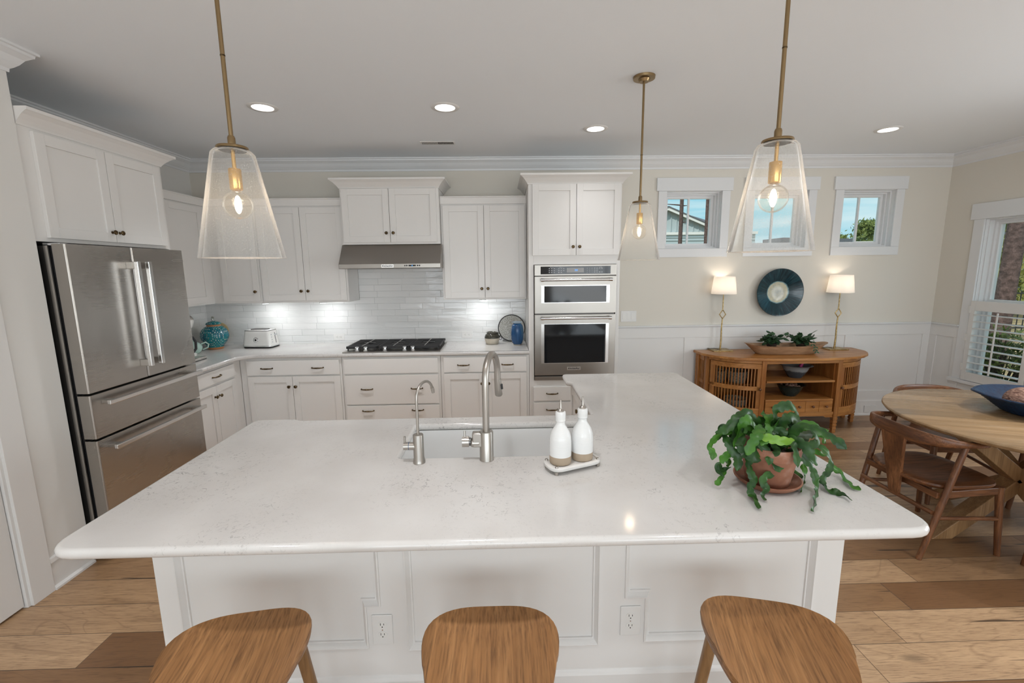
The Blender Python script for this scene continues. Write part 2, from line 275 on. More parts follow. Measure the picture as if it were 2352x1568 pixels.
# ------------------------------------------------------------------ mesh helpers
class MB:
    def __init__(s, X=None): s.v = []; s.f = []; s.sm = []; s.X = X
    def add(s, vs_, fs, smooth=False, X=None):
        b = len(s.v); X = X or s.X
        for p in vs_:
            p = Vector(p); s.v.append(X(p) if X else p)
        for f in fs: s.f.append([i + b for i in f]); s.sm.append(smooth)
        return s
    def box(s, x0, x1, y0, y1, z0, z1):
        if x0 > x1: x0, x1 = x1, x0
        if y0 > y1: y0, y1 = y1, y0
        if z0 > z1: z0, z1 = z1, z0
        return s.add([(x, y, z) for z in (z0, z1) for y in (y0, y1) for x in (x0, x1)],
                     [(0, 2, 3, 1), (4, 5, 7, 6), (0, 1, 5, 4), (2, 6, 7, 3), (0, 4, 6, 2), (1, 3, 7, 5)])
    def prism(s, poly, z0, z1, f=None):
        f = f or (lambda a, b, c: (a, b, c)); n = len(poly)
        return s.add([f(x, y, z0) for x, y in poly] + [f(x, y, z1) for x, y in poly],
                     [list(range(n))[::-1], list(range(n, 2 * n))] + [(i, (i + 1) % n, n + (i + 1) % n, n + i) for i in range(n)])
    def rings(s, rings, cap0=True, cap1=True, smooth=True, closed=True, loop=False):
        n = len(rings[0]); vs_ = [p for r in rings for p in r]; fs = []
        m_ = n if closed else n - 1; k = len(rings)
        for i in range(k if loop else k - 1):
            a_ = i * n; b_ = ((i + 1) % k) * n
            for j in range(m_): fs.append((a_ + j, a_ + (j + 1) % n, b_ + (j + 1) % n, b_ + j))
        b = len(s.v); s.add(vs_, fs, smooth)
        if cap0: s.f.append([b + j for j in range(n)][::-1]); s.sm.append(False)
        if cap1: s.f.append([b + (k - 1) * n + j for j in range(n)]); s.sm.append(False)
        return s
    def lathe(s, prof, c=(0, 0, 0), seg=32, axis='z', smooth=True):
        rs = []
        for r, h in prof:
            ring = []
            for j in range(seg):
                t = 2 * PI * j / seg; x, y = r * math.cos(t), r * math.sin(t)
                p = {'z': (x, y, h), 'y': (x, h, y), 'x': (h, x, y)}[axis]
                ring.append((c[0] + p[0], c[1] + p[1], c[2] + p[2]))
            rs.append(ring)
        return s.rings(rs, prof[0][0] > 1e-6, prof[-1][0] > 1e-6, smooth)
    def tube(s, pts, r, seg=10, cap=True, flat=1.):
        pts = [Vector(p) for p in pts]; n = len(pts)
        if not isinstance(r, (list, tuple)): r = [r] * n
        rs = []; up = None
        for i, p in enumerate(pts):
            t = (pts[min(i + 1, n - 1)] - pts[max(i - 1, 0)]).normalized()
            if up is None:
                up = Vector((0, 0, 1)) if abs(t.z) < .9 else Vector((0, 1, 0))
            a_ = up.cross(t).normalized(); up = t.cross(a_).normalized()
            rs.append([p + a_ * math.cos(2 * PI * j / seg) * r[i] + up * math.sin(2 * PI * j / seg) * r[i] * flat for j in range(seg)])
        return s.rings(rs, cap, cap)
    def bar(s, p, q, w, h, up=(0, 0, 1)):
        p, q = Vector(p), Vector(q); t = (q - p).normalized(); up = Vector(up)
        a_ = t.cross(up).normalized(); b_ = a_.cross(t).normalized()
        r0 = [p + a_ * x * w / 2 + b_ * y * h / 2 for x, y in ((-1, -1), (1, -1), (1, 1), (-1, 1))]
        return s.rings([r0, [x + (q - p) for x in r0]], smooth=False)
    def sweep(s, prof, path, closed=False, z=0.):
        # prof: (offset to the left of the path, height); path in plan
        P = [Vector((x, y)) for x, y in path]; n = len(P); rs = []
        for i in range(n):
            if closed or 0 < i < n - 1:
                d0 = (P[i] - P[i - 1]).normalized(); d1 = (P[(i + 1) % n] - P[i]).normalized()
                n0 = Vector((-d0.y, d0.x)); n1 = Vector((-d1.y, d1.x)); mm = (n0 + n1); mm = mm / max(.2, mm.dot(n0))
            else:
                d = (P[1] - P[0]) if i == 0 else (P[-1] - P[-2]); d.normalize(); mm = Vector((-d.y, d.x))
            rs.append([(P[i].x + mm.x * a_, P[i].y + mm.y * a_, z + h) for a_, h in prof])
        return s.rings(rs, not closed, not closed, smooth=False, loop=closed)
    def build(s, name, mat, parent=None, bevel=0., org=None, seg=2, sub=0, recalc=True, thick=0.):
        me = bpy.data.meshes.new(name)
        if parent is not None: o_ = ORG.get(parent.name, Vector((0, 0, 0)))
        else: o_ = Vector(org) if org else Vector((0, 0, 0))
        me.from_pydata([p - o_ for p in s.v], [], s.f)
        me.polygons.foreach_set('use_smooth', s.sm)
        if recalc:
            bm = bmesh.new(); bm.from_mesh(me); bmesh.ops.recalc_face_normals(bm, faces=bm.faces); bm.to_mesh(me); bm.free()
        if any(s.sm): me.set_sharp_from_angle(angle=.87)
        me.materials.append(M[mat] if isinstance(mat, str) else mat)
        ob = bpy.data.objects.new(name, me); C.objects.link(ob)
        if parent is not None: ob.parent = parent
        else: ob.location = o_
        ORG[ob.name] = o_
        if thick: md = ob.modifiers.new('thick', 'SOLIDIFY'); md.thickness = thick; md.offset = 0
        if bevel: md = ob.modifiers.new('edge', 'BEVEL'); md.width = bevel; md.segments = seg; md.limit_method = 'ANGLE'; md.angle_limit = .6
        if sub: md = ob.modifiers.new('round', 'SUBSURF'); md.levels = sub; md.render_levels = sub
        return ob
ORG = {}
def thing(name, label, cat, loc=(0, 0, 0), group=None, local=False):
    o = bpy.data.objects.new(name, None); C.objects.link(o); o.location = loc; o.empty_display_size = .05
    ORG[o.name] = Vector((0, 0, 0)) if local else Vector(loc)
    o['label'] = label; o['category'] = cat
    if group: o['group'] = group
    return o
def tag(o, label, cat, group=None):
    o['label'] = label; o['category'] = cat
    if group: o['group'] = group
    return o
def struct(o): o['kind'] = 'structure'; return o
def sroot(name, loc=(0, 0, 0)):
    o = bpy.data.objects.new(name, None); C.objects.link(o); o.location = loc; ORG[o.name] = Vector(loc); o['kind'] = 'structure'; return o
def copy_tree(o, parent=None):
    c = o.copy(); C.objects.link(c)
    if parent is not None: c.parent = parent
    for ch in [x for x in bpy.data.objects if x.parent == o]: copy_tree(ch, c)
    ORG[c.name] = ORG.get(o.name, Vector((0, 0, 0)))
    return c
def slab(name, mat, loops, z0, z1, rnd, parent=None, X=None):
    # flat stone slab with rounded edge, loops in plan (first is the outline, others are holes)
    cu = bpy.data.curves.new(name, 'CURVE'); cu.dimensions = '2D'; cu.fill_mode = 'BOTH'
    for lp in loops:
        sp = cu.splines.new('POLY'); sp.points.add(len(lp) - 1); sp.use_cyclic_u = True
        for i, (x, y) in enumerate(lp): sp.points[i].co = (x, y, 0, 1)
    t = (z1 - z0) / 2; cu.extrude = t - rnd; cu.bevel_depth = rnd; cu.bevel_resolution = 4; cu.offset = -rnd
    o = bpy.data.objects.new(name, cu); C.objects.link(o)
    dg = bpy.context.evaluated_depsgraph_get(); me = bpy.data.meshes.new_from_object(o.evaluated_get(dg)); C.objects.unlink(o); bpy.data.objects.remove(o)
    zz = (z0 + z1) / 2
    for v in me.vertices: v.co.z += zz
    me.materials.clear(); me.materials.append(M[mat])
    bm = bmesh.new(); bm.from_mesh(me); bmesh.ops.remove_doubles(bm, verts=bm.verts, dist=.00005); bm.to_mesh(me); bm.free()
    ob = bpy.data.objects.new(name, me); C.objects.link(ob); ORG[ob.name] = Vector((0, 0, 0))
    if parent is not None: ob.parent = parent; o_ = ORG[parent.name]; me.transform(Matrix.Translation(-o_)); ORG[ob.name] = o_
    return ob
def fillet(poly, rad, seg=6):
    out = []; n = len(poly)
    for i in range(n):
        p = Vector(poly[i][:2]); r = rad[i] if isinstance(rad, (list, tuple)) else rad
        if r <= 0: out.append(tuple(p)); continue
        a_ = (Vector(poly[i - 1][:2]) - p); b_ = (Vector(poly[(i + 1) % n][:2]) - p); r_ = min(r, a_.length / 2.01, b_.length / 2.01)
        s_ = p + a_.normalized() * r_; e = p + b_.normalized() * r_
        for k in range(seg + 1):
            t = k / seg; out.append(tuple(s_ * (1 - t) ** 2 + p * 2 * t * (1 - t) + e * t * t))
    return out
def text(txt, size, X, mat, parent, name='lettering', depth=.0004, bold=0.):
    cu = bpy.data.curves.new(name, 'FONT'); cu.body = txt; cu.size = size; cu.extrude = depth; cu.align_x = 'CENTER'; cu.align_y = 'CENTER'; cu.offset = bold
    o = bpy.data.objects.new(name, cu); C.objects.link(o)
    dg = bpy.context.evaluated_depsgraph_get(); me = bpy.data.meshes.new_from_object(o.evaluated_get(dg)); C.objects.unlink(o); bpy.data.objects.remove(o)
    o_ = ORG[parent.name]
    for v in me.vertices: v.co = X(Vector((v.co.x, v.co.z, v.co.y))) - o_
    me.materials.clear(); me.materials.append(M[mat])
    ob = bpy.data.objects.new(name, me); C.objects.link(ob); ob.parent = parent; ORG[ob.name] = o_
    return ob
def FB(y): return lambda p: Vector((p.x, y - p.y, p.z))            # faces the camera: u = x, out = -y
def FL(x): return lambda p: Vector((x + p.y, p.x, p.z))            # on the left wall: u = y, out = +x
def FE(x): return lambda p: Vector((x - p.y, p.x, p.z))            # faces left: u = y, out = -x
YB, XL, XR, ZC = 4.779, -3.113, 4.709, 2.777
YR = -4.2
# ------------------------------------------------------------------ setting
struct(MB().box(XL - .7, XR + .3, YR - .2, YB + .16, -.12, 0).build('floor', 'plank_floor'))
struct(MB().box(XL - .7, XR + .3, YR - .2, YB + .16, ZC, ZC + .15).build('ceiling', 'ceiling_paint'))
def holed(us, zs, holes, d0, d1, f):
    b = MB(f)
    U = sorted(set([us[0], us[1]] + [h[i] for h in holes for i in (0, 1)])); Z = sorted(set([zs[0], zs[1]] + [h[i] for h in holes for i in (2, 3)]))
    for i in range(len(U) - 1):
        j = 0
        while j < len(Z) - 1:
            cu_, cz = (U[i] + U[i + 1]) / 2, (Z[j] + Z[j + 1]) / 2
            if not any(h[0] < cu_ < h[1] and h[2] < cz < h[3] for h in holes): b.box(U[i], U[i + 1], d0, d1, Z[j], Z[j + 1])
            j += 1
    return b
WIN = [(1.718, 2.303), (2.637, 3.213), (3.576, 4.142)]; WZ = (1.858, 2.448)
struct(holed((XL - .2, XR + .16), (0, ZC), [(a_, b_, *WZ) for a_, b_ in WIN], 0, -.16, FB(YB)).build('wall_back', 'cream_paint'))
RW = (3.25, 4.37, .50, 2.10); RW2 = (.45, 2.25, .60, 2.20)  # the second opening is unseen, added for the dining side fill lamp
struct(holed((YR, YB), (0, ZC), [RW, RW2], 0, -.16, FE(XR)).build('wall_right', 'cream_paint'))
XN = -2.43
b = MB().box(XL - .2, XL, 2.455, YB, 0, ZC).box(XL - .2, XN, 2.12, 2.455, 0, ZC).box(XL - .2, XN, 1.25, 2.12, 2.08, ZC).box(XL - .2, XN, YR, 1.25, 0, ZC).box(XL - .2, XN - .14, 1.25, 2.12, 0, 2.08)
struct(b.build('wall_left', 'pale_paint'))
RO = [(-2.15, .85, .15, 2.45), (1.4, 4.4, .15, 2.45)]  # unseen openings added to hold the living end fill lamps
struct(holed((XN - .2, XR), (0, ZC), RO, 0, .16, FB(YR)).build('wall_rear', 'cream_paint'))
# crown moulding all round
cp = [(0, -.115), (.008, -.115), (.010, -.098), (.020, -.090), (.036, -.072), (.052, -.046), (.072, -.030), (.078, -.026), (.080, -.014), (.092, -.012), (.092, 0), (0, 0)]
path = [(XN, YR), (XN, 2.455), (XL, 2.455), (XL, YB), (XR, YB), (XR, YR)]
struct(MB().sweep([(-a_, h) for a_, h in cp], path, z=ZC).build('trim_1', 'trim_paint'))
# chair rail
rp_ = [(0, -.03), (.012, -.028), (.018, -.012), (.034, -.010), (.034, 0), (0, 0)]
struct(MB().sweep([(-a_, h) for a_, h in rp_], [(1.098, YB), (XR, YB), (XR, 4.462)], z=1.05).build('trim_2', 'trim_paint'))
# wainscot boards, back wall
b = MB(FB(YB)); PAN = [(1.277, 1.98), (2.09, 3.757), (3.853, 4.62)]
b.box(1.098, XR, 0, .012, .915, 1.025).box(1.098, XR, 0, .012, .17, .283)
for u0, u1 in ((1.098, 1.277), (1.98, 2.09), (3.757, 3.853), (4.62, XR)): b.box(u0, u1, 0, .012, .283, .915)
b.box(1.098, XR, 0, .003, 0, 1.03)
b.X = FE(XR); b.box(3.0, YB, 0, .012, .17, .283).box(4.462, YB, 0, .012, .915, 1.025).box(4.69, YB, 0, .012, .283, .915).box(4.41, 4.50, 0, .012, .283, .915).box(4.41, YB, 0, .003, 0, 1.03).box(3.0, 4.41, 0, .003, 0, .46)
struct(b.build('trim_3', 'white_paint', bevel=.002))
# baseboards
bp_ = [(0, 0), (.028, 0), (.028, .012), (.018, .022), (.018, .165), (.014, .172), (.012, .186), (.006, .192), (0, .192)]
struct(MB().sweep([(-a_, h) for a_, h in bp_], [(1.098, YB), (XR, YB), (XR, -2)]).build('baseboard_back', 'white_paint'))
b = MB(); q_ = [(0, 0), (.022, 0), (.022, .012), (.006, .02), (.006, .15), (.016, .155), (.014, .178), (0, .182)]
b.sweep([(-a_, h) for a_, h in q_], [(XN, 2.219), (XN, 2.455)]); struct(b.build('baseboard_left', 'white_paint'))
# door in the left wall beside the camera
d = sroot('door_1', (XN, 2.05, 0))
MB().box(XN - .045, XN - .012, 1.27, 2.088, .012, 2.075).build('door_panel', 'white_paint', d, .002)
b = MB().box(XN - .12, XN + .001, 2.092, 2.12, 0, 2.08).box(XN - .12, XN + .001, 1.25, 1.27, 0, 2.08).box(XN - .12, XN + .001, 1.25, 2.12, 2.078, 2.095)
b.box(XN - .001, XN + .016, 2.106, 2.219, 0, 2.09).box(XN - .001, XN + .016, 1.15, 1.262, 0, 2.09).box(XN - .001, XN + .02, 1.13, 2.24, 2.09, 2.21); b.build('door_frame', 'white_paint', d, .002)
# back windows
for i, (u0, u1) in enumerate(WIN):
    w_ = sroot('window_%d' % (i + 1), ((u0 + u1) / 2, YB, WZ[0])); X = FB(YB); cs = (.105, .108)
    o0, o1 = u0 - .082, u1 + .082; z0, z1 = WZ
    MB(X).box(o0, u0 + .004, 0, .018, z0 + .0045, z1 - .0025).box(u1 - .004, o1, 0, .018, z0 + .0045, z1 - .0025).box(o0, o1, 0, .018, z0 - .084, z0 + .004).box(o0 - .022, o1 + .022, 0, .024, z1 - .002, z1 + .128).build('window_casing', 'trim_paint', w_, .002)
    b = MB(X)
    for k, (dd, t) in enumerate(((-.002, .006), (-.045, .020), (-.085, .034), (-.118, .062))):   # stepped jamb and sash
        e = -.045 if k == 0 else (-.085 if k == 1 else (-.118 if k == 2 else -.15))
        b.box(u0, u0 + t, dd, e, z0, z1).box(u1 - t, u1, dd, e, z0, z1).box(u0 + t, u1 - t, dd, e, z1 - t, z1).box(u0 + t, u1 - t, dd, e, z0, z0 + t)
    b.build('window_frame', 'trim_paint', w_)
    MB(X).box((u0 + u1) / 2 - .009, (u0 + u1) / 2 + .009, -.125, -.148, z0 + .055, z1 - .055).build('muntin', 'trim_paint', w_)
    MB(X).box(u0 + .05, u1 - .05, -.134, -.138, z0 + .05, z1 - .05).build('glass_pane', 'pane_glass', w_)
# right window with half shutter
def rwin(n, W4, shutter):
    u0, u1, z0, z1 = W4; X = FE(XR); w_ = sroot('window_%d' % n, (XR, (u0 + u1) / 2, z0))
    MB(X).box(u0 - .092, u0 + .004, 0, .018, z0 + .0025, z1 - .0025).box(u1 - .004, u1 + .092, 0, .018, z0 + .0025, z1 - .0025).box(u0 - .12, u1 + .125, 0, .024, z1 - .002, z1 + .15).box(u0 - .12, u1 + .12, 0, .04, z0 - .03, z0 + .002).build('window_casing', 'trim_paint', w_, .002)
    b = MB(X)
    for dd, e, t in ((-.001, -.03, .008), (-.03, -.075, .018), (-.075, -.10, .034), (-.10, -.145, .055)):
        b.box(u0, u0 + t, dd, e, z0, z1).box(u1 - t, u1, dd, e, z0, z1).box(u0 + t, u1 - t, dd, e, z1 - t, z1).box(u0 + t, u1 - t, dd, e, z0, z0 + t)
    b.box(u0 + .055, u1 - .055, -.10, -.145, (z0 + z1) / 2 - .02, (z0 + z1) / 2 + .02); b.build('window_frame', 'trim_paint', w_)
    MB(X).box(u0 + .05, u1 - .05, -.118, -.122, z0 + .05, z1 - .05).build('glass_pane', 'pane_glass', w_)
    if shutter:
        s0, s1, y0, y1 = u0 + .006, u1 - .006, .0, .028; zt, zb = 1.306, z0 + .006
        md_ = (s0 + s1) / 2
        for a_, c_ in ((md_ + .002, s1), (s0, md_ - .002)):
            p_ = MB(X).box(a_, a_ + .045, y0, y1, zb, zt).box(c_ - .045, c_, y0, y1, zb, zt).box(a_ + .045, c_ - .045, y0, y1, zb, zb + .085).box(a_ + .045, c_ - .045, y0, y1, zt - .095, zt).build('shutter_panel', 'white_plastic', w_, .002)
            for k in range(9):
                zz = zb + .085 + .0345 + k * .0685; l_ = MB(X)
                l_.box(a_ + .046, c_ - .046, -.016, .044, zz - .004, zz + .004); l_.build('louver', 'white_plastic', p_, .003)
            MB(X).box((a_ + c_) / 2 - .005, (a_ + c_) / 2 + .005, .046, .056, zb + .10, zt - .10).build('tilt_rod', 'white_plastic', p_)
        for zz in (zb + .1, (zb + zt) / 2, zt - .12): MB(X).box(s1 - .002, s1 + .016, .018, .030, zz, zz + .07).build('hinge', 'white_enamel', w_)
rwin(4, RW, True); rwin(5, RW2, False)  # the plain one frames the added, unseen opening
for i, (u0, u1, z0, z1) in enumerate(RO):  # frames of the added openings behind the camera
    w_ = sroot('window_%d' % (6 + i), ((u0 + u1) / 2, YR, z0))
    b = MB(FB(YR)); b.box(u0 - .09, u0, -.02, .16, z0, z1).box(u1, u1 + .09, -.02, .16, z0, z1).box(u0 - .09, u1 + .09, -.02, .16, z1, z1 + .12).box(u0 - .09, u1 + .09, -.04, .16, z0 - .04, z0).box((u0 + u1) / 2 - .03, (u0 + u1) / 2 + .03, .0, -.04, z0, z1)
    b.build('window_frame', 'trim_paint', w_)
# ------------------------------------------------------------------ ceiling fittings
def can(x, y, label, on=True):
    W_ = CANW * (.22 if y > 3.5 else (1.05 if y > 3 else .85))
    t = thing('recessed_light', label, 'ceiling light', (x, y, ZC), 'recessed ceiling lights')
    MB().lathe([(.066, -.001), (.070, -.006), (.094, -.005), (.098, 0)], (x, y, ZC), 40).build('trim_ring', 'white_plastic', t)
    MB().lathe([(0, -.003), (.068, -.003), (.068, -.001), (0, -.001)], (x, y, ZC), 40).build('light_disc', 'can_glow', t)
    o = lamp('recessed_lamp', 'SPOT', (x, y, ZC - .012), W_, (.985, .985, 1), spot_size=1.8, spot_blend=1.0, shadow_soft_size=.06); o.rotation_euler = (0, 0, 0); o.parent = t; o.location = (0, 0, -.012)
CANW = 72
for x, y, l in [(-1.605, 3.30, 'round recessed light in the ceiling above the left end of the worktop'), (-.37, 3.315, 'round recessed light in the ceiling above the cooktop'),
                (.775, 3.808, 'round recessed light in the ceiling in front of the oven cabinet'), (3.225, 3.873, 'round recessed light in the ceiling above the sideboard')]: can(x, y, l)
for x, y, l in [(-1.6, .3, 'added unseen recessed light behind the seating side, left'), (1.2, .3, 'added unseen recessed light behind the seating side, right'), (-.2, 1.05, 'added unseen recessed light above the seating side of the island'), (3.2, 1.2, 'added unseen recessed light over the near dining floor'), (3.45, 2.2, 'added unseen recessed light over the round dining table'), (0, -2.2, 'added unseen recessed light in the living end of the ceiling')]: can(x, y, l)  # ceiling lights out of view, added to brighten the room
vt = thing('ceiling_vent', 'white slotted air vent in the ceiling near the crown moulding', 'vent', (-.542, 4.18, ZC))
MB().box(-.692, -.392, 4.135, 4.225, ZC - .006, ZC - .0005).build('vent_frame', 'white_plastic', vt, .002)
b = MB()
for k in range(22): b.box(-.675 + k * .0125, (-.671 if k < 11 else -.667) + k * .0125, 4.150, 4.210, ZC - .0075, ZC - .006)
b.build('slots', 'dark_void', vt)
# ------------------------------------------------------------------ pendants
def pendant(x, y, label, zb=1.717, canopy=True):
    t = thing('pendant_light', label, 'pendant lamp', (x, y, zb), 'glass cone pendant lights')
    def L(mb, n, mt, par=None): return mb.build(n, mt, par or t)
    zt = zb + .345; r1, r0 = .128, .052
    # glass shade
    pr = [(r1 + .001, 0), (r1, .004)] + [(r1 + (r0 + .012 - r1) * k / 12, .004 + (.325) * k / 12) for k in range(1, 13)] + [(r0 + .004, .338), (r0 - .012, .343), (.03, .344)]
    L(MB().lathe(pr + [(rr - .0025, hh - .0015) for rr, hh in pr[::-1][:-1]] + [(r1 - .002, 0)], (x, y, zb), 64), 'glass_shade', 'seeded_glass')
    L(MB().lathe([(0, .352), (.045, .352), (.047, .349), (.047, .344), (.03, .3445), (0, .3445)], (x, y, zb), 40), 'shade_cap', 'brass_dark')
    L(MB().lathe([(0, .340), (.040, .340), (.042, .343), (0, .343)], (x, y, zb), 40), 'inner_washer', 'steel_dark')
    L(MB().lathe([(.0115, .352), (.0115, .378), (.009, .385)], (x, y, zb), 20), 'collar', 'brass_dark')
    L(MB().lathe([(.0065, .38), (.0065, ZC - zb - .02)], (x, y, zb), 16), 'rod', 'brass_dark')
    L(MB().lathe([(.0075, 0), (.0075, .004)], (x, y, zb + .62), 16), 'rod_joint', 'bronze')
    L(MB().lathe([(0, 0), (.009, -.002), (.012, -.03), (.028, -.03), (.035, -.016), (.062, -.014), (.064, -.001), (0, -.001)][2:-1], (x, y, ZC), 40), 'canopy', 'brass_dark')
    L(MB().lathe([(.006, .284), (.006, .342)], (x, y, zb), 16), 'stem', 'brass')
    L(MB().lathe([(0, .284), (.018, .284), (.019, .281), (.019, .221), (.0175, .218), (0, .218)], (x, y, zb), 32), 'socket', 'brass')
    bu = L(MB().lathe([(.013, .218), (.013, .210)] + [(.045 * math.sin(q), .170 + .045 * math.cos(q)) for q in [PI * k / 16 for k in range(2, 16)]] + [(0, .125)], (x, y, zb), 32), 'bulb', 'bulb_glass')
    L(MB().lathe([(.0105 * math.sin(q), .172 + .029 * math.cos(q)) for q in [PI * k / 10 for k in range(11)]], (x, y, zb), 24), 'filament', 'filament', bu)
    l_ = lamp('pendant_lamp', 'POINT', (x, y, zb + .170), 1.5, (1, .80, .58), shadow_soft_size=.018); l_.parent = t; l_.location = (0, 0, .17)
pendant(-.86, 1.545, 'clear glass cone pendant hanging over the left part of the island')
pendant(.892, 1.50, 'clear glass cone pendant over the potted cactus end of the island')
pendant(.857, 2.826, 'farther clear glass cone pendant, its round ceiling canopy in view')
# ------------------------------------------------------------------ cabinetry
def shaker(X, u0, u1, z0, z1, par, name='door', f=.057, y=0.):
    b = MB(X); t = .020
    b.box(u0, u0 + f, y, y + t, z0, z1).box(u1 - f, u1, y, y + t, z0, z1).box(u0 + f, u1 - f, y, y + t, z0, z0 + f).box(u0 + f, u1 - f, y, y + t, z1 - f, z1).box(u0 + f, u1 - f, y, y + .011, z0 + f, z1 - f)
    return b.build(name, 'cabinet_paint', par, .0014)
def flat(X, u0, u1, z0, z1, par, name='drawer', y=0.): return MB(X).box(u0, u1, y, y + .02, z0, z1).build(name, 'cabinet_paint', par, .0022)
def knob(X, u, z, par, y=.02):
    return MB(X).lathe([(.0085, y), (.0085, y + .002), (.005, y + .004), (.0045, y + .012), (.010, y + .015), (.0145, y + .020), (.0145, y + .023), (.011, y + .027), (.007, y + .0275), (.006, y + .026), (0, y + .026)], (u, 0, z), 24, 'y').build('knob', 'bronze', par)
def pull(X, u, z, par, y=.02, w=.052):
    b = MB(X); pts = [(u - w, y + .001, z + .002), (u - w, y + .012, z + .002), (u - w * .88, y + .019, z + .001), (u - w * .5, y + .021, z), (u, y + .022, z), (u + w * .5, y + .021, z), (u + w * .88, y + .019, z + .001), (u + w, y + .012, z + .002), (u + w, y + .001, z + .002)]
    b.tube(pts, [.007, .0055, .0045, .0060, .0072, .0060, .0045, .0055, .007], 10); return b.build('pull', 'bronze', par)
def cabcrown(path, z, par, big=True):
    pr = [(0, 0), (.006, 0), (.010, .010), (.022, .026), (.044, .050), (.064, .064), (.072, .068), (.072, .084), (0, .084)] if big else [(0, 0), (.012, 0), (.014, .008), (.014, .058), (.022, .062), (.022, .070), (0, .070)]
    return MB().sweep([(-a_, h) for a_, h in pr], path, z=z).build('cornice', 'cabinet_paint', par)
def carcass(par, *boxes, name='carcass', mat='cabinet_paint'):
    b = MB()
    for q in boxes: b.box(*q)
    return b.build(name, mat, par, .0012)
YF = 4.16            # face frames of the base run (doors stand 2 cm proud)
# wall cabinets left of the hood (corner pair and the two-door unit)
X = FB(4.452)
t = thing('wall_cabinet', 'two door white wall cabinet directly left of the range hood', 'cabinet', (-1.91, 4.7, 1.37), 'white wall cabinets')
carcass(t, (-2.335, -1.497, 4.452, 4.764, 1.372, 2.29)); shaker(X, -2.318, -1.912, 1.392, 2.272, t); shaker(X, -1.908, -1.512, 1.392, 2.272, t)
for o, u in zip([c for c in bpy.data.objects if c.parent == t and c.name.startswith('door')], (-1.943, -1.877)): knob(X, u, 1.484, o)
cabcrown([(-2.335, 4.452), (-1.497, 4.452)], 2.285, t, False)
t = thing('wall_cabinet', 'single door white wall cabinet on the back wall beside the corner', 'cabinet', (-2.5, 4.7, 1.37), 'white wall cabinets')
carcass(t, (-2.80, -2.337, 4.452, 4.764, 1.372, 2.29)); o = shaker(X, -2.70, -2.352, 1.392, 2.272, t); knob(X, -2.385, 1.484, o); cabcrown([(-2.80, 4.452), (-2.337, 4.452)], 2.285, t, False)
XLF = -2.80; X = FL(XLF)
t = thing('wall_cabinet', 'white wall cabinet on the left wall between fridge and corner', 'cabinet', (-2.95, 3.9, 1.37), 'white wall cabinets')
carcass(t, (XL + .014, XLF, 3.435, 4.764, 1.372, 2.29)); o = shaker(X, 3.90, 4.365, 1.392, 2.272, t); knob(X, 3.935, 1.484, o); o = shaker(X, 3.46, 3.896, 1.392, 2.272, t); knob(X, 3.86, 1.484, o)
cabcrown([(XLF, 3.435), (XLF, 4.452)], 2.285, t, False)
# hood cabinet
X = FB(4.375)
t = thing('wall_cabinet', 'taller white two door cabinet above the stainless range hood', 'cabinet', (-1.04, 4.6, 1.92), 'white wall cabinets')
carcass(t, (-1.495, -.577, 4.375, 4.775, 1.917, 2.435), (-1.5005, -1.4955, 4.452, 4.764, 1.372, 1.93))
for u0, u1, k in ((-1.478, -1.042, -1.072), (-1.038, -.602, -1.008)): o = shaker(X, u0, u1, 1.936, 2.424, t); knob(X, k, 2.02, o)
cabcrown([(-1.495, 4.775), (-1.495, 4.375), (-.577, 4.375), (-.577, 4.775)], 2.428, t)
# right wall cabinet
X = FB(4.452)
t = thing('wall_cabinet', 'white two door wall cabinet between range hood and oven cabinet', 'cabinet', (-.16, 4.7, 1.38), 'white wall cabinets')
carcass(t, (-.574, .248, 4.452, 4.764, 1.378, 2.29))
for u0, u1, k in ((-.552, -.163, -.192), (-.159, .232, -.132)): o = shaker(X, u0, u1, 1.396, 2.276, t); knob(X, k, 1.486, o)
cabcrown([(-.574, 4.452), (.248, 4.452)], 2.29, t, False)
# tall oven cabinet
X = FB(4.17); TX0, TX1 = .252, 1.097
t = thing('oven_cabinet', 'tall white cabinet housing the double wall oven', 'cabinet', (.68, 4.5, 0))
carcass(t, (TX0, .298, 4.17, 4.777, 0, 2.43), (1.062, TX1, 4.17, 4.777, 0, 2.43), (.298, 1.062, 4.17, 4.777, 1.708, 2.43), (.298, 1.062, 4.17, 4.777, .09, .618), (.298, 1.062, 4.74, 4.777, .618, 1.708))
for u0, u1, k in ((.288, .683, .655), (.687, 1.083, .715)): o = shaker(X, u0, u1, 1.79, 2.415, t); knob(X, k, 1.865, o)
o = flat(X, .292, 1.075, .418, .556, t); pull(X, .47, .49, o); pull(X, .90, .49, o); o = flat(X, .292, 1.075, .11, .402, t); pull(X, .47, .33, o); pull(X, .90, .33, o)
cabcrown([(TX0, 4.777), (TX0, 4.17), (TX1, 4.17), (TX1, 4.777)], 2.416, t)
# fridge cabinet
X = FL(-2.44)
t = thing('fridge_cabinet', 'deep white two door cabinet above the stainless fridge with tall side panel', 'cabinet', (-2.78, 2.95, 0))
carcass(t, (XL + .003, -2.44, 2.458, 3.434, 1.845, 2.435), (XL + .003, -2.43, 3.404, 3.432, 0, 1.845))
for u0, u1, k in ((2.528, 2.950, 2.925), (2.954, 3.392, 2.98)): o = shaker(X, u0, u1, 1.866, 2.408, t); knob(X, k, 1.925, o)
cabcrown([(-2.44, 2.46), (-2.44, 3.434), (XL + .003, 3.434)], 2.424, t)
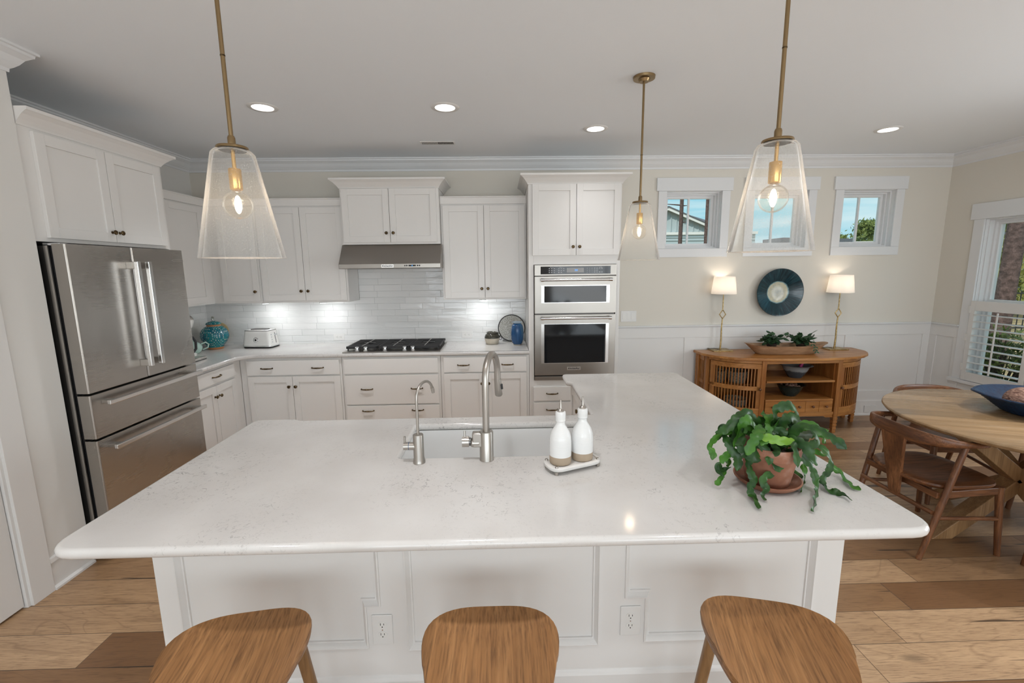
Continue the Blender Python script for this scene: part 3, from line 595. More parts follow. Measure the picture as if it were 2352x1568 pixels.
# base cabinets, back run
X = FB(YF)
def base(u0, u1, label, door=True):
    t = thing('base_cabinet', label, 'cabinet', ((u0 + u1) / 2, 4.45, 0), 'white base cabinets')
    carcass(t, (u0, u1, YF, 4.76, .10, .878)); MB().box(u0, u1, YF + .07, 4.7, 0, .10).build('toe_kick', 'cabinet_paint', t); return t
t = base(-2.4545, -1.512, 'white base cabinet left of the cooktop, one wide drawer over two doors')
o = flat(X, -2.388, -1.53, .716, .856, t); pull(X, -2.20, .782, o); pull(X, -1.73, .782, o)
for u0, u1, k in ((-2.388, -1.977, -2.006), (-1.973, -1.53, -1.944)): o = shaker(X, u0, u1, .115, .703, t); knob(X, k, .607, o)
t = base(-1.509, -.588, 'white drawer cabinet beneath the gas cooktop')
flat(X, -1.488, -.61, .716, .858, t, 'false_front')
for z0, z1, zp in ((.418, .700, .567), (.115, .404, .355)): o = flat(X, -1.488, -.61, z0, z1, t); pull(X, -1.285, zp, o); pull(X, -.815, zp, o)
t = base(-.585, .249, 'white base cabinet behind the tall kitchen tap, drawer over two doors')
o = flat(X, -.556, .224, .716, .860, t); pull(X, -.37, .785, o); pull(X, .045, .785, o)
for u0, u1, k in ((-.556, -.168, -.198), (-.164, .224, -.134)): o = shaker(X, u0, u1, .115, .703, t); knob(X, k, .607, o)
# base cabinet, left run
XB = -2.455; X = FL(XB)
t = thing('base_cabinet', 'white base cabinet on the left wall beside the fridge', 'cabinet', (-2.78, 3.8, 0), 'white base cabinets')
carcass(t, (XL + .01, XB, 3.436, 4.158, .10, .878)); MB().box(XL + .1, XB - .07, 3.436, 4.158, 0, .10).build('toe_kick', 'cabinet_paint', t)
o = flat(X, 3.47, 4.04, .742, .856, t); pull(X, 3.77, .80, o)
for u0, u1, k in ((3.47, 3.753, 3.725), (3.757, 4.04, 3.785)): o = shaker(X, u0, u1, .115, .722, t); knob(X, k, .632, o)
# worktop of the L run
lp = fillet([(XL + .012, 3.434), (-2.408, 3.434), (-2.408, 4.04), (-2.32, 4.128), (.251, 4.128), (.251, 4.777), (XL + .012, 4.777)], [0, .004, .03, .05, .004, 0, 0])
tag(slab('worktop', 'quartz', [lp], .879, .914, .012), 'white quartz worktop of the L shaped counter under the wall cabinets', 'worktop')
# backsplash
b = MB().box(XL + .012, .251, 4.766, 4.778, .9145, 1.372).box(-1.4945, -.5745, 4.766, 4.778, 1.372, 1.916).box(XL + .0005, XL + .012, 3.436, 4.778, .9145, 1.372)
tag(b.build('tile_backsplash', 'glazed_tile'), 'glossy white handmade tile backsplash behind the cooktop counter', 'backsplash')
# under cabinet pucks
def puck(x, label, z=1.371):
    t = thing('under_cabinet_light', label, 'light', (x, 4.54, z), 'under cabinet lights')
    MB().lathe([(.032, 0), (.034, -.004), (.034, -.010), (.030, -.011), (.030, -.009), (0, -.009)][::-1], (x, 4.54, z), 24).build('housing', 'chrome', t)
    MB().lathe([(0, -.0125), (.028, -.0125), (.028, -.0115), (0, -.0115)], (x, 4.54, z), 24).build('lens', 'puck_glow', t)
    o = lamp('puck_lamp', 'AREA', (0, 0, 0), 1.05, (.96, .985, 1), shape='DISK', size=.055); o.parent = t; o.location = (0, 0, -.016); aim(o, (0, .15, -1))
puck(-2.36, 'puck light under the single door wall cabinet by the corner'); puck(-1.79, 'puck light under the wall cabinet left of the hood'); puck(-.19, 'puck light under the wall cabinet right of the hood', 1.377)
# ------------------------------------------------------------------ range hood
HX0, HX1 = -1.508, -.566; hy = 4.25
t = thing('range_hood', 'stainless steel range hood above the gas cooktop', 'range hood', ((HX0 + HX1) / 2, 4.6, 1.69))
prof = [(4.765, 1.690), (hy + .012, 1.690), (hy, 1.694), (hy, 1.733), (hy + .006, 1.738), (4.385, 1.914), (4.765, 1.914)]
MB().prism(prof, HX0, HX1, lambda a, b_, c: (c, a, b_)).build('hood_body', 'steel_x', t, .002)
MB().box(HX0 + .06, HX1 - .06, hy + .06, 4.70, 1.6875, 1.690).build('filter', 'steel_dark', t)
X = FB(hy)
MB(X).box(-1.115, -1.000, .0002, .0022, 1.697, 1.729).build('badge', 'steel_bright', t, .0006)
text('KitchenAid', .021, lambda p: FB(hy)(Vector((p.x - 1.0575, .0024 + p.y, p.z + 1.713))), 'black', t, bold=.0004)
b = MB(X)
for u in (-.895, -.877, -.778, -.760): b.box(u - .006, u + .006, .0002, .0014, 1.709, 1.721)
b.box(-.862, -.794, .0002, .0014, 1.708, 1.722); b.build('controls', 'black_gloss', t)
MB(X).box(-.832, -.824, .0015, .002, 1.712, 1.718).build('display_digit', 'led_blue', t)
# ------------------------------------------------------------------ double oven
t = thing('double_oven', 'stainless microwave and wall oven built into the tall cabinet', 'oven', (.68, 4.2, .62))
y0 = 4.168; X = FB(y0); O0, O1 = .303, 1.059
MB().box(.31, 1.05, 4.17, 4.72, .63, 1.70).build('oven_body', 'steel_dark', t)
cpn = MB(X).box(O0, O1, 0, .024, 1.606, 1.706).build('control_panel', 'steel_x', t, .003)
MB(X).box(.360, 1.004, .024, .0262, 1.620, 1.690).build('control_glass', 'black_gloss', cpn, .001)
MB(X).box(.600, .757, .0263, .0268, 1.634, 1.676).build('display', 'steel_dark', cpn)
text('2:8', .022, lambda p: FB(y0)(Vector((p.x + .686, .0272 + p.y, p.z + 1.655))), 'led_blue', cpn, 'display_time')
b = MB(X); b.X = X
for cx in (.440, .462, .485, .527, .550, .572):
    for cz in (1.671, 1.653, 1.636):
        if cx > .56 and cz < 1.64: continue
        b.box(cx - .0055, cx + .0055, .0263, .0267, cz - .0028, cz + .0028)
for cx in (.788, .810, .832, .856, .878, .902, .924):
    for cz in (1.671, 1.653, 1.636):
        if cx > .89 and cz == 1.653: continue
        w_ = .002 if cx < .84 else .0065
        b.box(cx - w_, cx + w_, .0263, .0267, cz - .0028, cz + .0028)
for cx, w_ in ((.463, .018), (.550, .018), (.913, .012)): b.box(cx - w_, cx + w_, .0263, .0267, 1.6805, 1.6825)
b.build('button_marks', 'icon_white', cpn)
def ovdoor(z0, z1, g0, g1, hz, nm):
    d_ = MB(X).box(O0, O1, 0, .030, z0, z1).build(nm, 'steel_x', t, .004)
    MB(X).box(.362, .392, .030, .034, g0 - .004, g1 + .004).box(.968, .998, .030, .034, g0 - .004, g1 + .004).build('window_trim', 'steel_bright', d_, .002)
    MB(X).box(.362, .998, .0302, .0315, g0 - .006, g1 + .006).build('window_surround', 'steel_bright', d_)
    MB(X).box(.393, .967, .0318, .0335, g0, g1).build('glass_window', 'black_gloss', d_, .0008)
    h_ = MB(X).tube([(.372, .075, hz), (.998, .075, hz)], .0115, 20).build('handle', 'steel_bright', d_)
    for u in (.372, .998):
        MB(X).tube([(u - .014, .075, hz), (u + .014, .075, hz)], .0155, 20).box(u - .009, u + .009, .030, .075, hz - .009, hz + .009).build('handle_mount', 'chrome', h_, .001)
    return d_
ovdoor(1.258, 1.602, 1.362, 1.512, 1.569, 'microwave_door'); dd = ovdoor(.672, 1.250, .792, 1.158, 1.218, 'oven_door')
MB(X).box(.608, .738, .0302, .0325, .720, .752).build('badge', 'steel_bright', dd, .0006)
text('KitchenAid', .0235, lambda p: FB(y0)(Vector((p.x + .673, .0327 + p.y, p.z + .736))), 'black', dd, bold=.0004)
MB(X).box(O0, O1, 0, .022, .622, .658).build('vent_trim', 'steel_x', t, .003)
MB(X).box(O0 + .01, O1 - .01, 0, .016, .658, .671).build('gap_shadow_strip', 'black', t)
# ------------------------------------------------------------------ fridge
FX = -2.312
t = thing('refrigerator', 'stainless french door fridge with two bottom drawers, by the left wall', 'refrigerator', (-2.75, 2.93, 0))
MB().box(XL + .02, -2.402, 2.478, 3.372, .03, 1.822).build('body', 'steel_dark', t, .003)
MB().box(-2.42, -2.398, 2.476, 2.482, .03, 1.822).box(-2.42, -2.398, 3.368, 3.374, .03, 1.822).build('body_edge', 'steel_v', t)
def fdoor(n, a_, c_, z0, z1, mt, ch0=True, ch1=True):
    k = .004
    poly = [(-2.385, a_ + (k if ch0 else 0)), (FX - .006, a_ + 0), (FX, a_ + (.006 if ch0 else .003)), (FX, c_ - (.006 if ch1 else .003)), (FX - .006, c_), (-2.385, c_ - (k if ch1 else 0))]
    return MB().prism(poly, z0, z1).build(n, mt, t, .002)
dl = fdoor('door', 2.480, 2.909, 1.008, 1.832, 'steel_y'); dr = fdoor('door', 2.914, 3.368, 1.008, 1.832, 'steel_y')
f1 = fdoor('drawer', 2.480, 3.368, .742, .996, 'steel_y'); f2 = fdoor('drawer', 2.480, 3.368, .045, .730, 'steel_y')
for y_, d_ in ((2.868, dl), (2.957, dr)):
    MB().box(-2.262, -2.238, y_ - .013, y_ + .013, 1.085, 1.745).build('handle', 'steel_bright', d_, .003)
    [MB().box(FX, -2.255, y_ - .011, y_ + .011, q_, q_ + .042).build('handle_mount', 'steel_v', d_, .002) for q_ in (1.700, 1.088)]
for zz, d_ in ((.945, f1), (.678, f2)):
    MB().box(-2.262, -2.240, 2.525, 3.325, zz - .013, zz + .013).build('handle', 'steel_bright', d_, .004)
    [MB().box(FX, -2.255, q_, q_ + .045, zz - .010, zz + .010).build('handle_mount', 'steel_v', d_, .002) for q_ in (2.545, 3.26)]
MB().box(-2.43, -2.34, 2.484, 2.53, 1.823, 1.836).build('hinge', 'chrome', t, .002)
MB().box(FX + .0005, FX + .0015, 3.255, 3.365, 1.752, 1.755).box(FX + .0005, FX + .0015, 3.255, 3.365, 1.762, 1.7645).box(FX + .0005, FX + .0015, 3.255, 3.258, 1.752, 1.7645).build('brand_strip', 'steel_bright', dr)
MB().box(-2.40, -2.386, 2.49, 3.36, .04, 1.82).build('door_gasket', 'black', t)
# ------------------------------------------------------------------ cooktop
t = thing('gas_cooktop', 'stainless gas cooktop with black grates on the back counter', 'cooktop', (-1.042, 4.42, .914))
K0, K1, KY0, KY1 = -1.499, -.585, 4.152, 4.690
MB().box(K0, K1, KY0, KY1, .9145, .922).build('base_plate', 'steel_x', t, .003)
for gi in range(3):
    a_ = K0 + .012 + gi * .298; c_ = a_ + .293; b = MB(); zt = .962; y1_, y2_ = KY0 + .085, KY1 - .015
    b.box(a_, c_, y1_, y1_ + .016, .938, zt).box(a_, c_, y2_ - .012, y2_, .938, zt)
    for k in range(12):
        yy = y1_ + .035 + k * .033
        if yy > y2_ - .02: break
        if 3 <= k <= 9 and k % 3 != 0:
            b.box(a_ + .002, a_ + .085, yy - .005, yy + .005, zt - .013, zt).box(c_ - .085, c_ - .002, yy - .005, yy + .005, zt - .013, zt)
        else: b.box(a_ + .002, c_ - .002, yy - .005, yy + .005, zt - .013, zt)
    b.box(a_ + .002, a_ + .014, y1_, y2_, .945, zt - .002).box(c_ - .014, c_ - .002, y1_, y2_, .945, zt - .002)
    for fx_ in (a_ + .01, c_ - .022):
        for fy in (y1_ + .002, y2_ - .014): b.box(fx_, fx_ + .012, fy, fy + .012, .922, .945)
    g_ = b.build('grate', 'iron', t, .0015)
    MB().bar(((a_ + c_) / 2, y1_ + .01, zt - .004), ((a_ + c_) / 2, y2_ - .01, zt - .004), .008, .01).build('grate_bar', 'steel_v', g_)
    for by in ((.30,) if gi == 1 else (.19, .42)):
        rr = .05 if gi == 1 else .038
        MB().lathe([(0, .016), (rr * .75, .016), (rr * .75, .012), (rr, .010), (rr, .004), (rr * 1.2, 0)][::-1], ((a_ + c_) / 2, KY0 + by, .922), 28).build('burner', 'black', t)
for kx in (-1.372, -1.292, -1.110, -.925, -.848):
    MB().lathe([(.020, 0), (.021, .006), (.016, .010), (.015, .024), (.018, .026), (.018, .038), (.015, .041), (0, .041)], (kx, KY0 + .045, .922), 20).build('knob', 'chrome', t)
# ------------------------------------------------------------------ outlets and switches
def outlet(X, u, z, label, vertical=True, w=.072, h=.116, par=None):
    if not vertical: w, h = h, w
    P_ = X(Vector((u, 0, z))); t = thing('wall_outlet', label, 'outlet', P_, 'white wall outlets')
    MB(X).box(u - w / 2, u + w / 2, .0004, .005, z - h / 2, z + h / 2).build('cover_plate', 'white_plastic', t, .002)
    for s_ in (-1, 1):
        cu_, cz = (u, z + s_ * .0195) if vertical else (u + s_ * .0195, z)
        r_ = MB(X); pl = [(cu_ + .0165 * math.cos(q), cz + (.0135 if vertical else .0165) * math.sin(q)) for q in [2 * PI * k / 24 for k in range(24)]]
        r_.prism(pl, .005, .0062, lambda a, b_, c: (a, c, b_)).build('socket', 'white_enamel', t)
        s2 = MB(X)
        if vertical: s2.box(cu_ - .007, cu_ - .005, .0062, .0066, cz - .001, cz + .008).box(cu_ + .005, cu_ + .007, .0062, .0066, cz, cz + .007).lathe([(.0022, .0062), (.0022, .0066)], (cu_, 0, cz - .007), 10, 'y')
        else: s2.box(cu_ - .001, cu_ + .008, .0062, .0066, cz - .007, cz - .005).box(cu_, cu_ + .007, .0062, .0066, cz + .005, cz + .007).lathe([(.0022, .0062), (.0022, .0066)], (cu_ - .007, 0, cz), 10, 'y')
        s2.build('slots', 'black', t)
    MB(X).lathe([(.0022, .005), (.0022, .0058)], (u, 0, z), 10, 'y').build('screw', 'chrome', t)
outlet(FB(4.766), -1.738, .980, 'white outlet on the backsplash left of the cooktop', False); outlet(FB(4.766), -.376, .985, 'white outlet on the backsplash right of the cooktop', False)
# switch plate
X = FB(YB); t = thing('light_switch', 'three gang white rocker switch right of the oven cabinet', 'switch', (1.36, YB, 1.155))
MB(X).box(1.278, 1.447, .0003, .006, 1.096, 1.214).build('cover_plate', 'white_plastic', t, .002)
for k in range(3):
    u = 1.3165 + k * .046; MB(X).box(u - .017, u + .017, .006, .0075, 1.122, 1.188).build('rocker', 'white_enamel', t, .001)
    MB(X).box(u - .0185, u + .0185, .0058, .0063, 1.1205, 1.1895).build('rocker_surround', 'exterior_white', t)
t = thing('cable_plate', 'blank white wall plate low on the wainscot beside the sideboard', 'wall plate', (4.13, YB, .09))
MB(X).box(4.05, 4.19, .019, .027, .035, .115).build('cover_plate', 'white_plastic', t, .002)
# ------------------------------------------------------------------ island
outl = [(-1.292, 1.160), (1.267, 1.160), (1.267, 3.170), (.428, 3.170), (.428, 2.945), (.462, 2.920), (.462, 2.255), (-1.045, 2.245), (-1.075, 2.268), (-1.292, 2.268)]
rad = [.085, .085, .05, .035, .02, .02, .006, .02, .02, .05]
SK = (-.430, .372, 1.745, 2.138)
hole = fillet([(SK[0], SK[2]), (SK[0], SK[3]), (SK[1], SK[3]), (SK[1], SK[2])], .02)
tag(slab('island_worktop', 'quartz', [fillet(outl, rad), hole], .882, .914, .0145), 'large L shaped white quartz island worktop with grey veins', 'worktop')
t = thing('kitchen_island', 'white panelled island base beneath the large quartz worktop', 'kitchen island', (0, 1.8, 0))
IX0, IX1 = -1.205, 1.195; yF = 1.436
b = MB().box(IX0, IX1, yF, 1.46, 0, .8815).box(IX0, IX0 + .02, yF, 2.225, 0, .8815).box(IX1 - .02, IX1, yF, 3.12, 0, .8815).box(.50, IX1, 3.10, 3.12, 0, .8815).box(IX0, .50, 2.20, 2.215, .09, .8815).box(.50, .52, 2.2, 3.12, .09, .8815)
b.box(IX0 + .03, .5, 2.13, 2.15, 0, .09).box(.56, .58, 2.2, 3.1, 0, .09).box(IX0, IX1, 1.44, 2.22, .02, .04)
b.build('carcass', 'white_paint', t, .001)
X = FB(yF); T = .016; zt = .8815
P1 = [(-1.135, zt), (-1.135, .338), (-.492, .338), (-.492, .505), (-.442, .505), (-.442, zt)]
P2 = [(-.354, zt), (-.354, .325), (.332, .325), (.332, zt)]
P3 = [(.421, zt), (.421, .510), (.494, .510), (.494, .333), (1.100, .333), (1.100, zt)]
b = MB(X).box(IX0, -1.135, 0, T, .23, zt).box(-.442, -.354, 0, T, .23, zt).box(-.492, -.442, 0, T, .23, .505).box(.332, .421, 0, T, .23, zt).box(.421, .494, 0, T, .23, .510).box(1.100, IX1, 0, T, .23, zt)
b.box(-1.135, -.492, 0, T, .23, .338).box(-.354, .332, 0, T, .23, .325).box(.494, 1.1, 0, T, .23, .333).build('front_frame', 'white_paint', t)
for P in (P1, P2, P3):
    b = MB(X)
    # picture-frame moulding, mitred in the plane of the panel
    pr = [(0, 0), (0, T + .006), (.005, T + .007), (.008, T + .002), (.017, .006), (.022, .006), (.023, 0)]
    pp = [Vector(p) for p in P]; rs = []
    for i, p in enumerate(pp):
        if 0 < i < len(pp) - 1:
            d0 = (p - pp[i - 1]).normalized(); d1 = (pp[i + 1] - p).normalized(); n0 = Vector((-d0.y, d0.x)); n1 = Vector((-d1.y, d1.x)); mm = n0 + n1; mm = mm / mm.dot(n0)
        else:
            d_ = ((pp[1] - p) if i == 0 else (p - pp[-2])).normalized(); mm = Vector((-d_.y, d_.x))
        rs.append([(p.x + mm.x * a_, h, p.y + mm.y * a_) for a_, h in pr])
    b.rings(rs, smooth=False); b.build('panel_moulding', 'white_paint', t)
bpr = [(0, 0), (.034, 0), (.034, .014), (.024, .024), (.024, .205), (.020, .216), (.014, .222), (.012, .240), (.004, .252), (0, .252)]
MB().sweep([(a_, h) for a_, h in bpr], [(IX1, 3.12), (IX1, yF), (IX0, yF), (IX0, 2.215)]).build('baseboard', 'white_paint', t)
X2 = FE(.50)
for u0, u1, k in ((2.26, 2.66, 2.62), (2.67, 3.08, 2.71)):
    o = shaker(X2, u0, u1, .115, .86, t); 
    if k == 2.62: MB(X2).tube([(2.36, .02, .79), (2.36, .05, .79), (2.56, .05, .79), (2.56, .02, .79)], .006, 10).build('handle', 'nickel', o)
    else: knob(X2, k, .78, o)
outlet(FB(yF - T), -.440, .4145, 'duplex outlet on the island front between left and middle stools'); outlet(FB(yF - T), .443, .4215, 'duplex outlet on the island front between middle and right stools')
# sink
t = thing('kitchen_sink', 'white fireclay sink set under the island worktop behind the taps', 'sink', (-.03, 1.94, .65))
o0 = fillet([(SK[0] - .006, SK[2] - .006), (SK[1] + .006, SK[2] - .006), (SK[1] + .006, SK[3] + .006), (SK[0] - .006, SK[3] + .006)], .03, 5)
def sc(poly, k, z): return [((x + .029) * k - .029 if k != 1 else x, (y - 1.9415) * (k if k == 1 else k) + 1.9415, z) for x, y in poly]
rs = [sc(o0, 1.03, .881), sc(o0, 1.0, .881), sc(o0, .995, .70), sc(o0, .975, .668), sc(o0, .90, .66), sc(o0, .1, .657)]
MB().rings(rs + [sc(o0, .1, .645), sc(o0, 1.03, .645)], False, False, True, loop=True).build('basin', 'fireclay', t, recalc=True)
MB().lathe([(.045, 0), (.045, .003), (.03, .003), (.028, .001), (0, .001)], (-.03, 1.94, .6575), 28).build('drain', 'nickel', t)
# taps
t = thing('kitchen_tap', 'tall brushed nickel gooseneck tap in the middle of the island', 'tap', (-.07, 1.708, .914))
c = (-.07, 1.708, .914)
MB().lathe([(.028, .0005), (.028, .002), (.0275, .004), (.0275, .118), (.026, .121), (0, .121)], c, 40).build('tap_body', 'nickel', t)
sp = [(-.07, 1.708, 1.03), (-.07, 1.708, 1.12), (-.07, 1.708, 1.21)]
dv = Vector((.046, .185, 0)); 
for k in range(1, 13):
    q = PI * k / 12 * .97; sp.append((c[0] + dv.x * (1 - math.cos(q)) / 2, c[1] + dv.y * (1 - math.cos(q)) / 2, 1.232 + .095 * math.sin(q)))
sp.append((c[0] + dv.x * 1.01, c[1] + dv.y * 1.01, 1.19))
MB().tube(sp, .0135, 20).build('spout', 'nickel', t)
e = Vector(sp[-1]); MB().tube([e + Vector((0, 0, .012)), e + Vector((.002, .006, -.030)), e + Vector((.004, .012, -.062)), e + Vector((.004, .013, -.066))], [.0145, .0158, .0165, .014], 20).build('spray_head', 'nickel', t)
MB().tube([e + Vector((.017, -.004, -.012)), e + Vector((.019, 0, -.034))], [.005, .005], 10).build('spray_button', 'rubber', t)
MB().tube([(-.093, 1.708, .988), (-.132, 1.708, .988)], .019, 28).box(-.126, -.07, 1.690, 1.726, .972, 1.032).build('side_arm', 'nickel', t, .006)
MB().tube([(-.132, 1.708, .992), (-.139, 1.708, .992)], .017, 28).build('collar', 'steel_dark', t)
lv = MB().tube([(-.139, 1.708, .992), (-.166, 1.708, .992)], .0215, 28).tube([(-.155, 1.706, 1.01), (-.156, 1.712, 1.035)], .004, 10).build('lever', 'nickel', t)
t = thing('water_filter_tap', 'small slender gooseneck filter tap left of the main tap', 'tap', (-.338, 1.694, .914)); c = (-.338, 1.694, .914)
MB().lathe([(.024, .0005), (.024, .010), (.0225, .012), (.0225, .018), (.0205, .020), (.0205, .116), (.019, .118), (0, .118)], c, 36).build('tap_body', 'nickel', t)
sp = [(c[0], c[1], 1.03), (c[0], c[1], 1.10), (c[0], c[1], 1.165)]; dv = Vector((.046, .112, 0))
for k in range(1, 11):
    q = PI * k / 10 * .90; sp.append((c[0] + dv.x * (1 - math.cos(q)) / 2, c[1] + dv.y * (1 - math.cos(q)) / 2, 1.175 + .055 * math.sin(q)))
MB().tube(sp, .0055, 14).build('spout', 'nickel', t)
e = Vector(sp[-1]); MB().tube([e, e + Vector((.002, .004, -.012)), e + Vector((.003, .006, -.024))], [.007, .0078, .0065], 14).build('spout_tip', 'nickel', t)
MB().tube([(-.352, 1.694, .984), (-.374, 1.694, .984)], .0155, 24).build('side_arm', 'nickel', t)
MB().tube([(-.374, 1.694, .984), (-.376, 1.694, .984)], .0157, 24).build('blue_ring', 'blue_glaze', t)
MB().tube([(-.376, 1.694, .984), (-.396, 1.694, .984)], .0157, 24).tube([(-.391, 1.694, .996), (-.392, 1.694, 1.024)], .0042, 10).build('lever', 'nickel', t)
# tray and bottles
t = thing('marble_tray', 'small rectangular white stone tray on metal feet by the taps', 'tray', (.262, 1.625, .914)); ang = .40
Mr = Matrix.Translation((.262, 1.628, 0)) @ Matrix.Rotation(ang, 4, 'Z'); XT = lambda p: Mr @ Vector(p)
def rrect(w, h, r, z, n=6):
    return [(x, y, z) for x, y in fillet([(-w / 2, -h / 2), (w / 2, -h / 2), (w / 2, h / 2), (-w / 2, h / 2)], r, n)]
TW, TH = .222, .110
MB(XT).rings([rrect(TW - .006, TH - .006, .045, .928), rrect(TW, TH, .048, .931), rrect(TW, TH, .048, .940), rrect(TW - .006, TH - .006, .045, .9425), rrect(TW - .026, TH - .026, .036, .9425), rrect(TW - .03, TH - .03, .034, .939)]).build('tray_top', 'stone_white', t)
for sx_ in (-1, 1):
    for sy in (-1, 1):
        p_ = XT((sx_ * (TW / 2 - .020), sy * (TH / 2 - .016), 0))
        MB().lathe([(.0068, .0005), (.0075, .003), (.0075, .0135)], (p_.x, p_.y, .914), 16).build('foot', 'nickel', t)
        MB().lathe([(.0062, .0285), (.0066, .031), (.0045, .0345), (0, .035)], (p_.x, p_.y, .914), 16).build('foot_cap', 'nickel', t)
def bottle(x, y, label):
    t = thing('oil_bottle', label, 'bottle', (x, y, .9395), 'white stoneware oil bottles'); c = (x, y, .9395); k = 1.0
    MB().lathe([(.035, 0), (.039, .002), (.041, .006), (.0415, .033)], c, 40).build('unglazed_base', 'raw_clay', t)
    MB().lathe([(.0418, .033), (.042, .060), (.0415, .090), (.039, .110), (.033, .127), (.024, .141), (.0185, .150), (.0165, .158), (.0165, .164), (.019, .166), (.0195, .170), (.0185, .172), (.019, .174), (.0195, .196), (.0185, .201), (.014, .203), (.010, .203)], c, 40).build('glazed_body', 'speckled_white', t)
    MB().lathe([(.0135, .203), (.0135, .206), (.006, .212), (.005, .214), (.0042, .216), (.0035, .248), (.0025, .248), (0, .246)], c, 20).build('pourer', 'nickel', t)
bottle(.214, 1.612, 'white oil bottle with metal pourer, left one on the stone tray'); bottle(.303, 1.645, 'white oil bottle with metal pourer, right one on the stone tray')
# ------------------------------------------------------------------ things on the back counter
cx, cy = -2.885, 4.52; t = thing('lidded_jar', 'large teal jar with white dots and a lid in the counter corner', 'jar', (cx, cy, .914)); c = (cx, cy, .914)
MB().lathe([(.062, .0005), (.068, .004), (.070, .022)], c, 48).build('foot_ring', 'rust_glaze', t)
MB().lathe([(.070, .022), (.078, .040), (.100, .070), (.118, .100), (.126, .130), (.122, .165), (.105, .200), (.082, .222), (.062, .232)], c, 56).build('jar_body', 'dotted_teal', t)
MB().lathe([(.062, .232), (.060, .240), (.062, .247), (.058, .250), (0, .25)], c, 48).build('neck', 'rust_glaze', t)
l_ = MB().lathe([(.0, .249), (.066, .249), (.070, .255), (.060, .266), (.035, .276), (.014, .282), (0, .283)], c, 48).build('lid', 'dotted_teal', t)
MB().tube([(cx, cy, c[2] + .280), (cx - .008, cy, c[2] + .300), (cx - .004, cy, c[2] + .322), (cx + .008, cy, c[2] + .322), (cx + .006, cy, c[2] + .308)], [.008, .009, .008, .007, .005], 12).build('finial', 'hammered_screen', l_)
tag(MB().lathe([(.02, 0), (.108, .002), (.112, .008), (.108, .012), (0, .010)], (0, 0, 0), 48, 'y').build('leaning_platter', 'sand_glaze'), 'sand coloured round platter leaning on the tiles behind the teal jar', 'platter')
o = bpy.data.objects['leaning_platter']; o.location = (-2.972, 4.712, 1.05); o.rotation_euler = (-.28, 0, 0)
# teapot
c = (-2.93, 4.26, .914); t = thing('teapot', 'pale green dotted teapot between the jar and the kettle', 'teapot', c)
MB().lathe([(.038, .0005), (.045, .004), (.062, .025), (.072, .050), (.068, .075), (.050, .096), (.034, .102), (0, .102)], c, 40).build('pot_body', 'sage_enamel', t)
l_ = MB().lathe([(.040, .101), (.038, .106), (.018, .114), (.006, .117), (.009, .124), (.006, .130), (0, .131)], c, 32).build('lid', 'sage_enamel', t)
MB().tube([(c[0] + .055 + .0, c[1] + .03, c[2] + .085), (c[0] + .085, c[1] + .05, c[2] + .100), (c[0] + .105, c[1] + .06, c[2] + .080), (c[0] + .098, c[1] + .056, c[2] + .050), (c[0] + .062, c[1] + .035, c[2] + .032)], .007, 12).build('handle', 'sage_enamel', t)
MB().tube([(c[0] - .055, c[1] - .03, c[2] + .04), (c[0] - .09, c[1] - .05, c[2] + .06), (c[0] - .11, c[1] - .06, c[2] + .095)], [.014, .010, .007], 12).build('spout', 'sage_enamel', t)
# kettle
c = (-2.785, 3.90, .914); t = thing('electric_kettle', 'steel kettle with black handle mostly hidden behind the fridge', 'kettle', c)
MB().box(c[0] - .10, c[0] + .145, c[1] - .09, c[1] + .095, .9145, .940).build('power_base', 'steel_v', t, .006)
MB().box(c[0] - .04, c[0] + .146, c[1] - .085, c[1] + .085, .9142, .921).build('base_slot', 'black', t)
MB().lathe([(.078, .028), (.080, .032), (.074, .10), (.062, .175), (.058, .182), (.03, .19), (0, .191)], c, 40).build('kettle_body', 'steel_bright', t)
MB().tube([(c[0] + .02, c[1] + .045, c[2] + .19), (c[0] + .045, c[1] + .085, c[2] + .195), (c[0] + .055, c[1] + .105, c[2] + .15), (c[0] + .055, c[1] + .098, c[2] + .09), (c[0] + .04, c[1] + .07, c[2] + .055)], .011, 12).build('handle', 'black', t)
c = (-2.90, 4.10, .914); t = thing('stand_mixer', 'white mixer with grey domed top just visible behind the fridge door', 'mixer', c)
MB().lathe([(.085, .0005), (.088, .02), (.05, .05), (.045, .20), (.055, .24), (.085, .28), (.095, .315), (.094, .335)], c, 40).build('mixer_body', 'white_enamel', t)
MB().lathe([(.094, .335), (.092, .345), (.075, .370), (.04, .388), (0, .392)], c, 40).build('dome', 'steel_v', t)
# toaster
c = Vector((-2.462, 4.585, .914)); t = thing('toaster', 'white retro toaster on the counter beside the teal jar', 'toaster', c)
Mr2 = Matrix.Translation(c) @ Matrix.Rotation(-.10, 4, 'Z'); XQ = lambda p: Mr2 @ Vector(p)
def rr(w, h, r, z): return rrect(w, h, r, z, 5)
MB(XQ).rings([rr(.285, .165, .03, .002), rr(.292, .172, .03, .006), rr(.296, .176, .03, .016)]).build('feet_base', 'black', t)
MB(XQ).rings([rr(.298, .178, .03, .016), rr(.302, .182, .03, .020), rr(.300, .180, .03, .026)]).build('chrome_band', 'chrome', t)
MB(XQ).rings([rr(.296, .176, .035, .026), rr(.290, .172, .035, .06), rr(.272, .158, .035, .14), rr(.262, .150, .035, .176), rr(.252, .140, .03, .182)]).build('shell', 'white_enamel', t)
MB(XQ).rings([rr(.264, .152, .035, .174), rr(.266, .154, .035, .178), rr(.258, .146, .032, .181)], False, False).build('top_trim', 'steel_dark', t)
MB(XQ).rings([rr(.165, .075, .012, .182), rr(.165, .075, .012, .189), rr(.16, .07, .012, .190)]).build('slot_frame', 'steel_dark', t)
def tq(p): p = Vector(p); return XQ((p.x, -.0875 + (p.z - .03) * .092 - p.y, p.z))
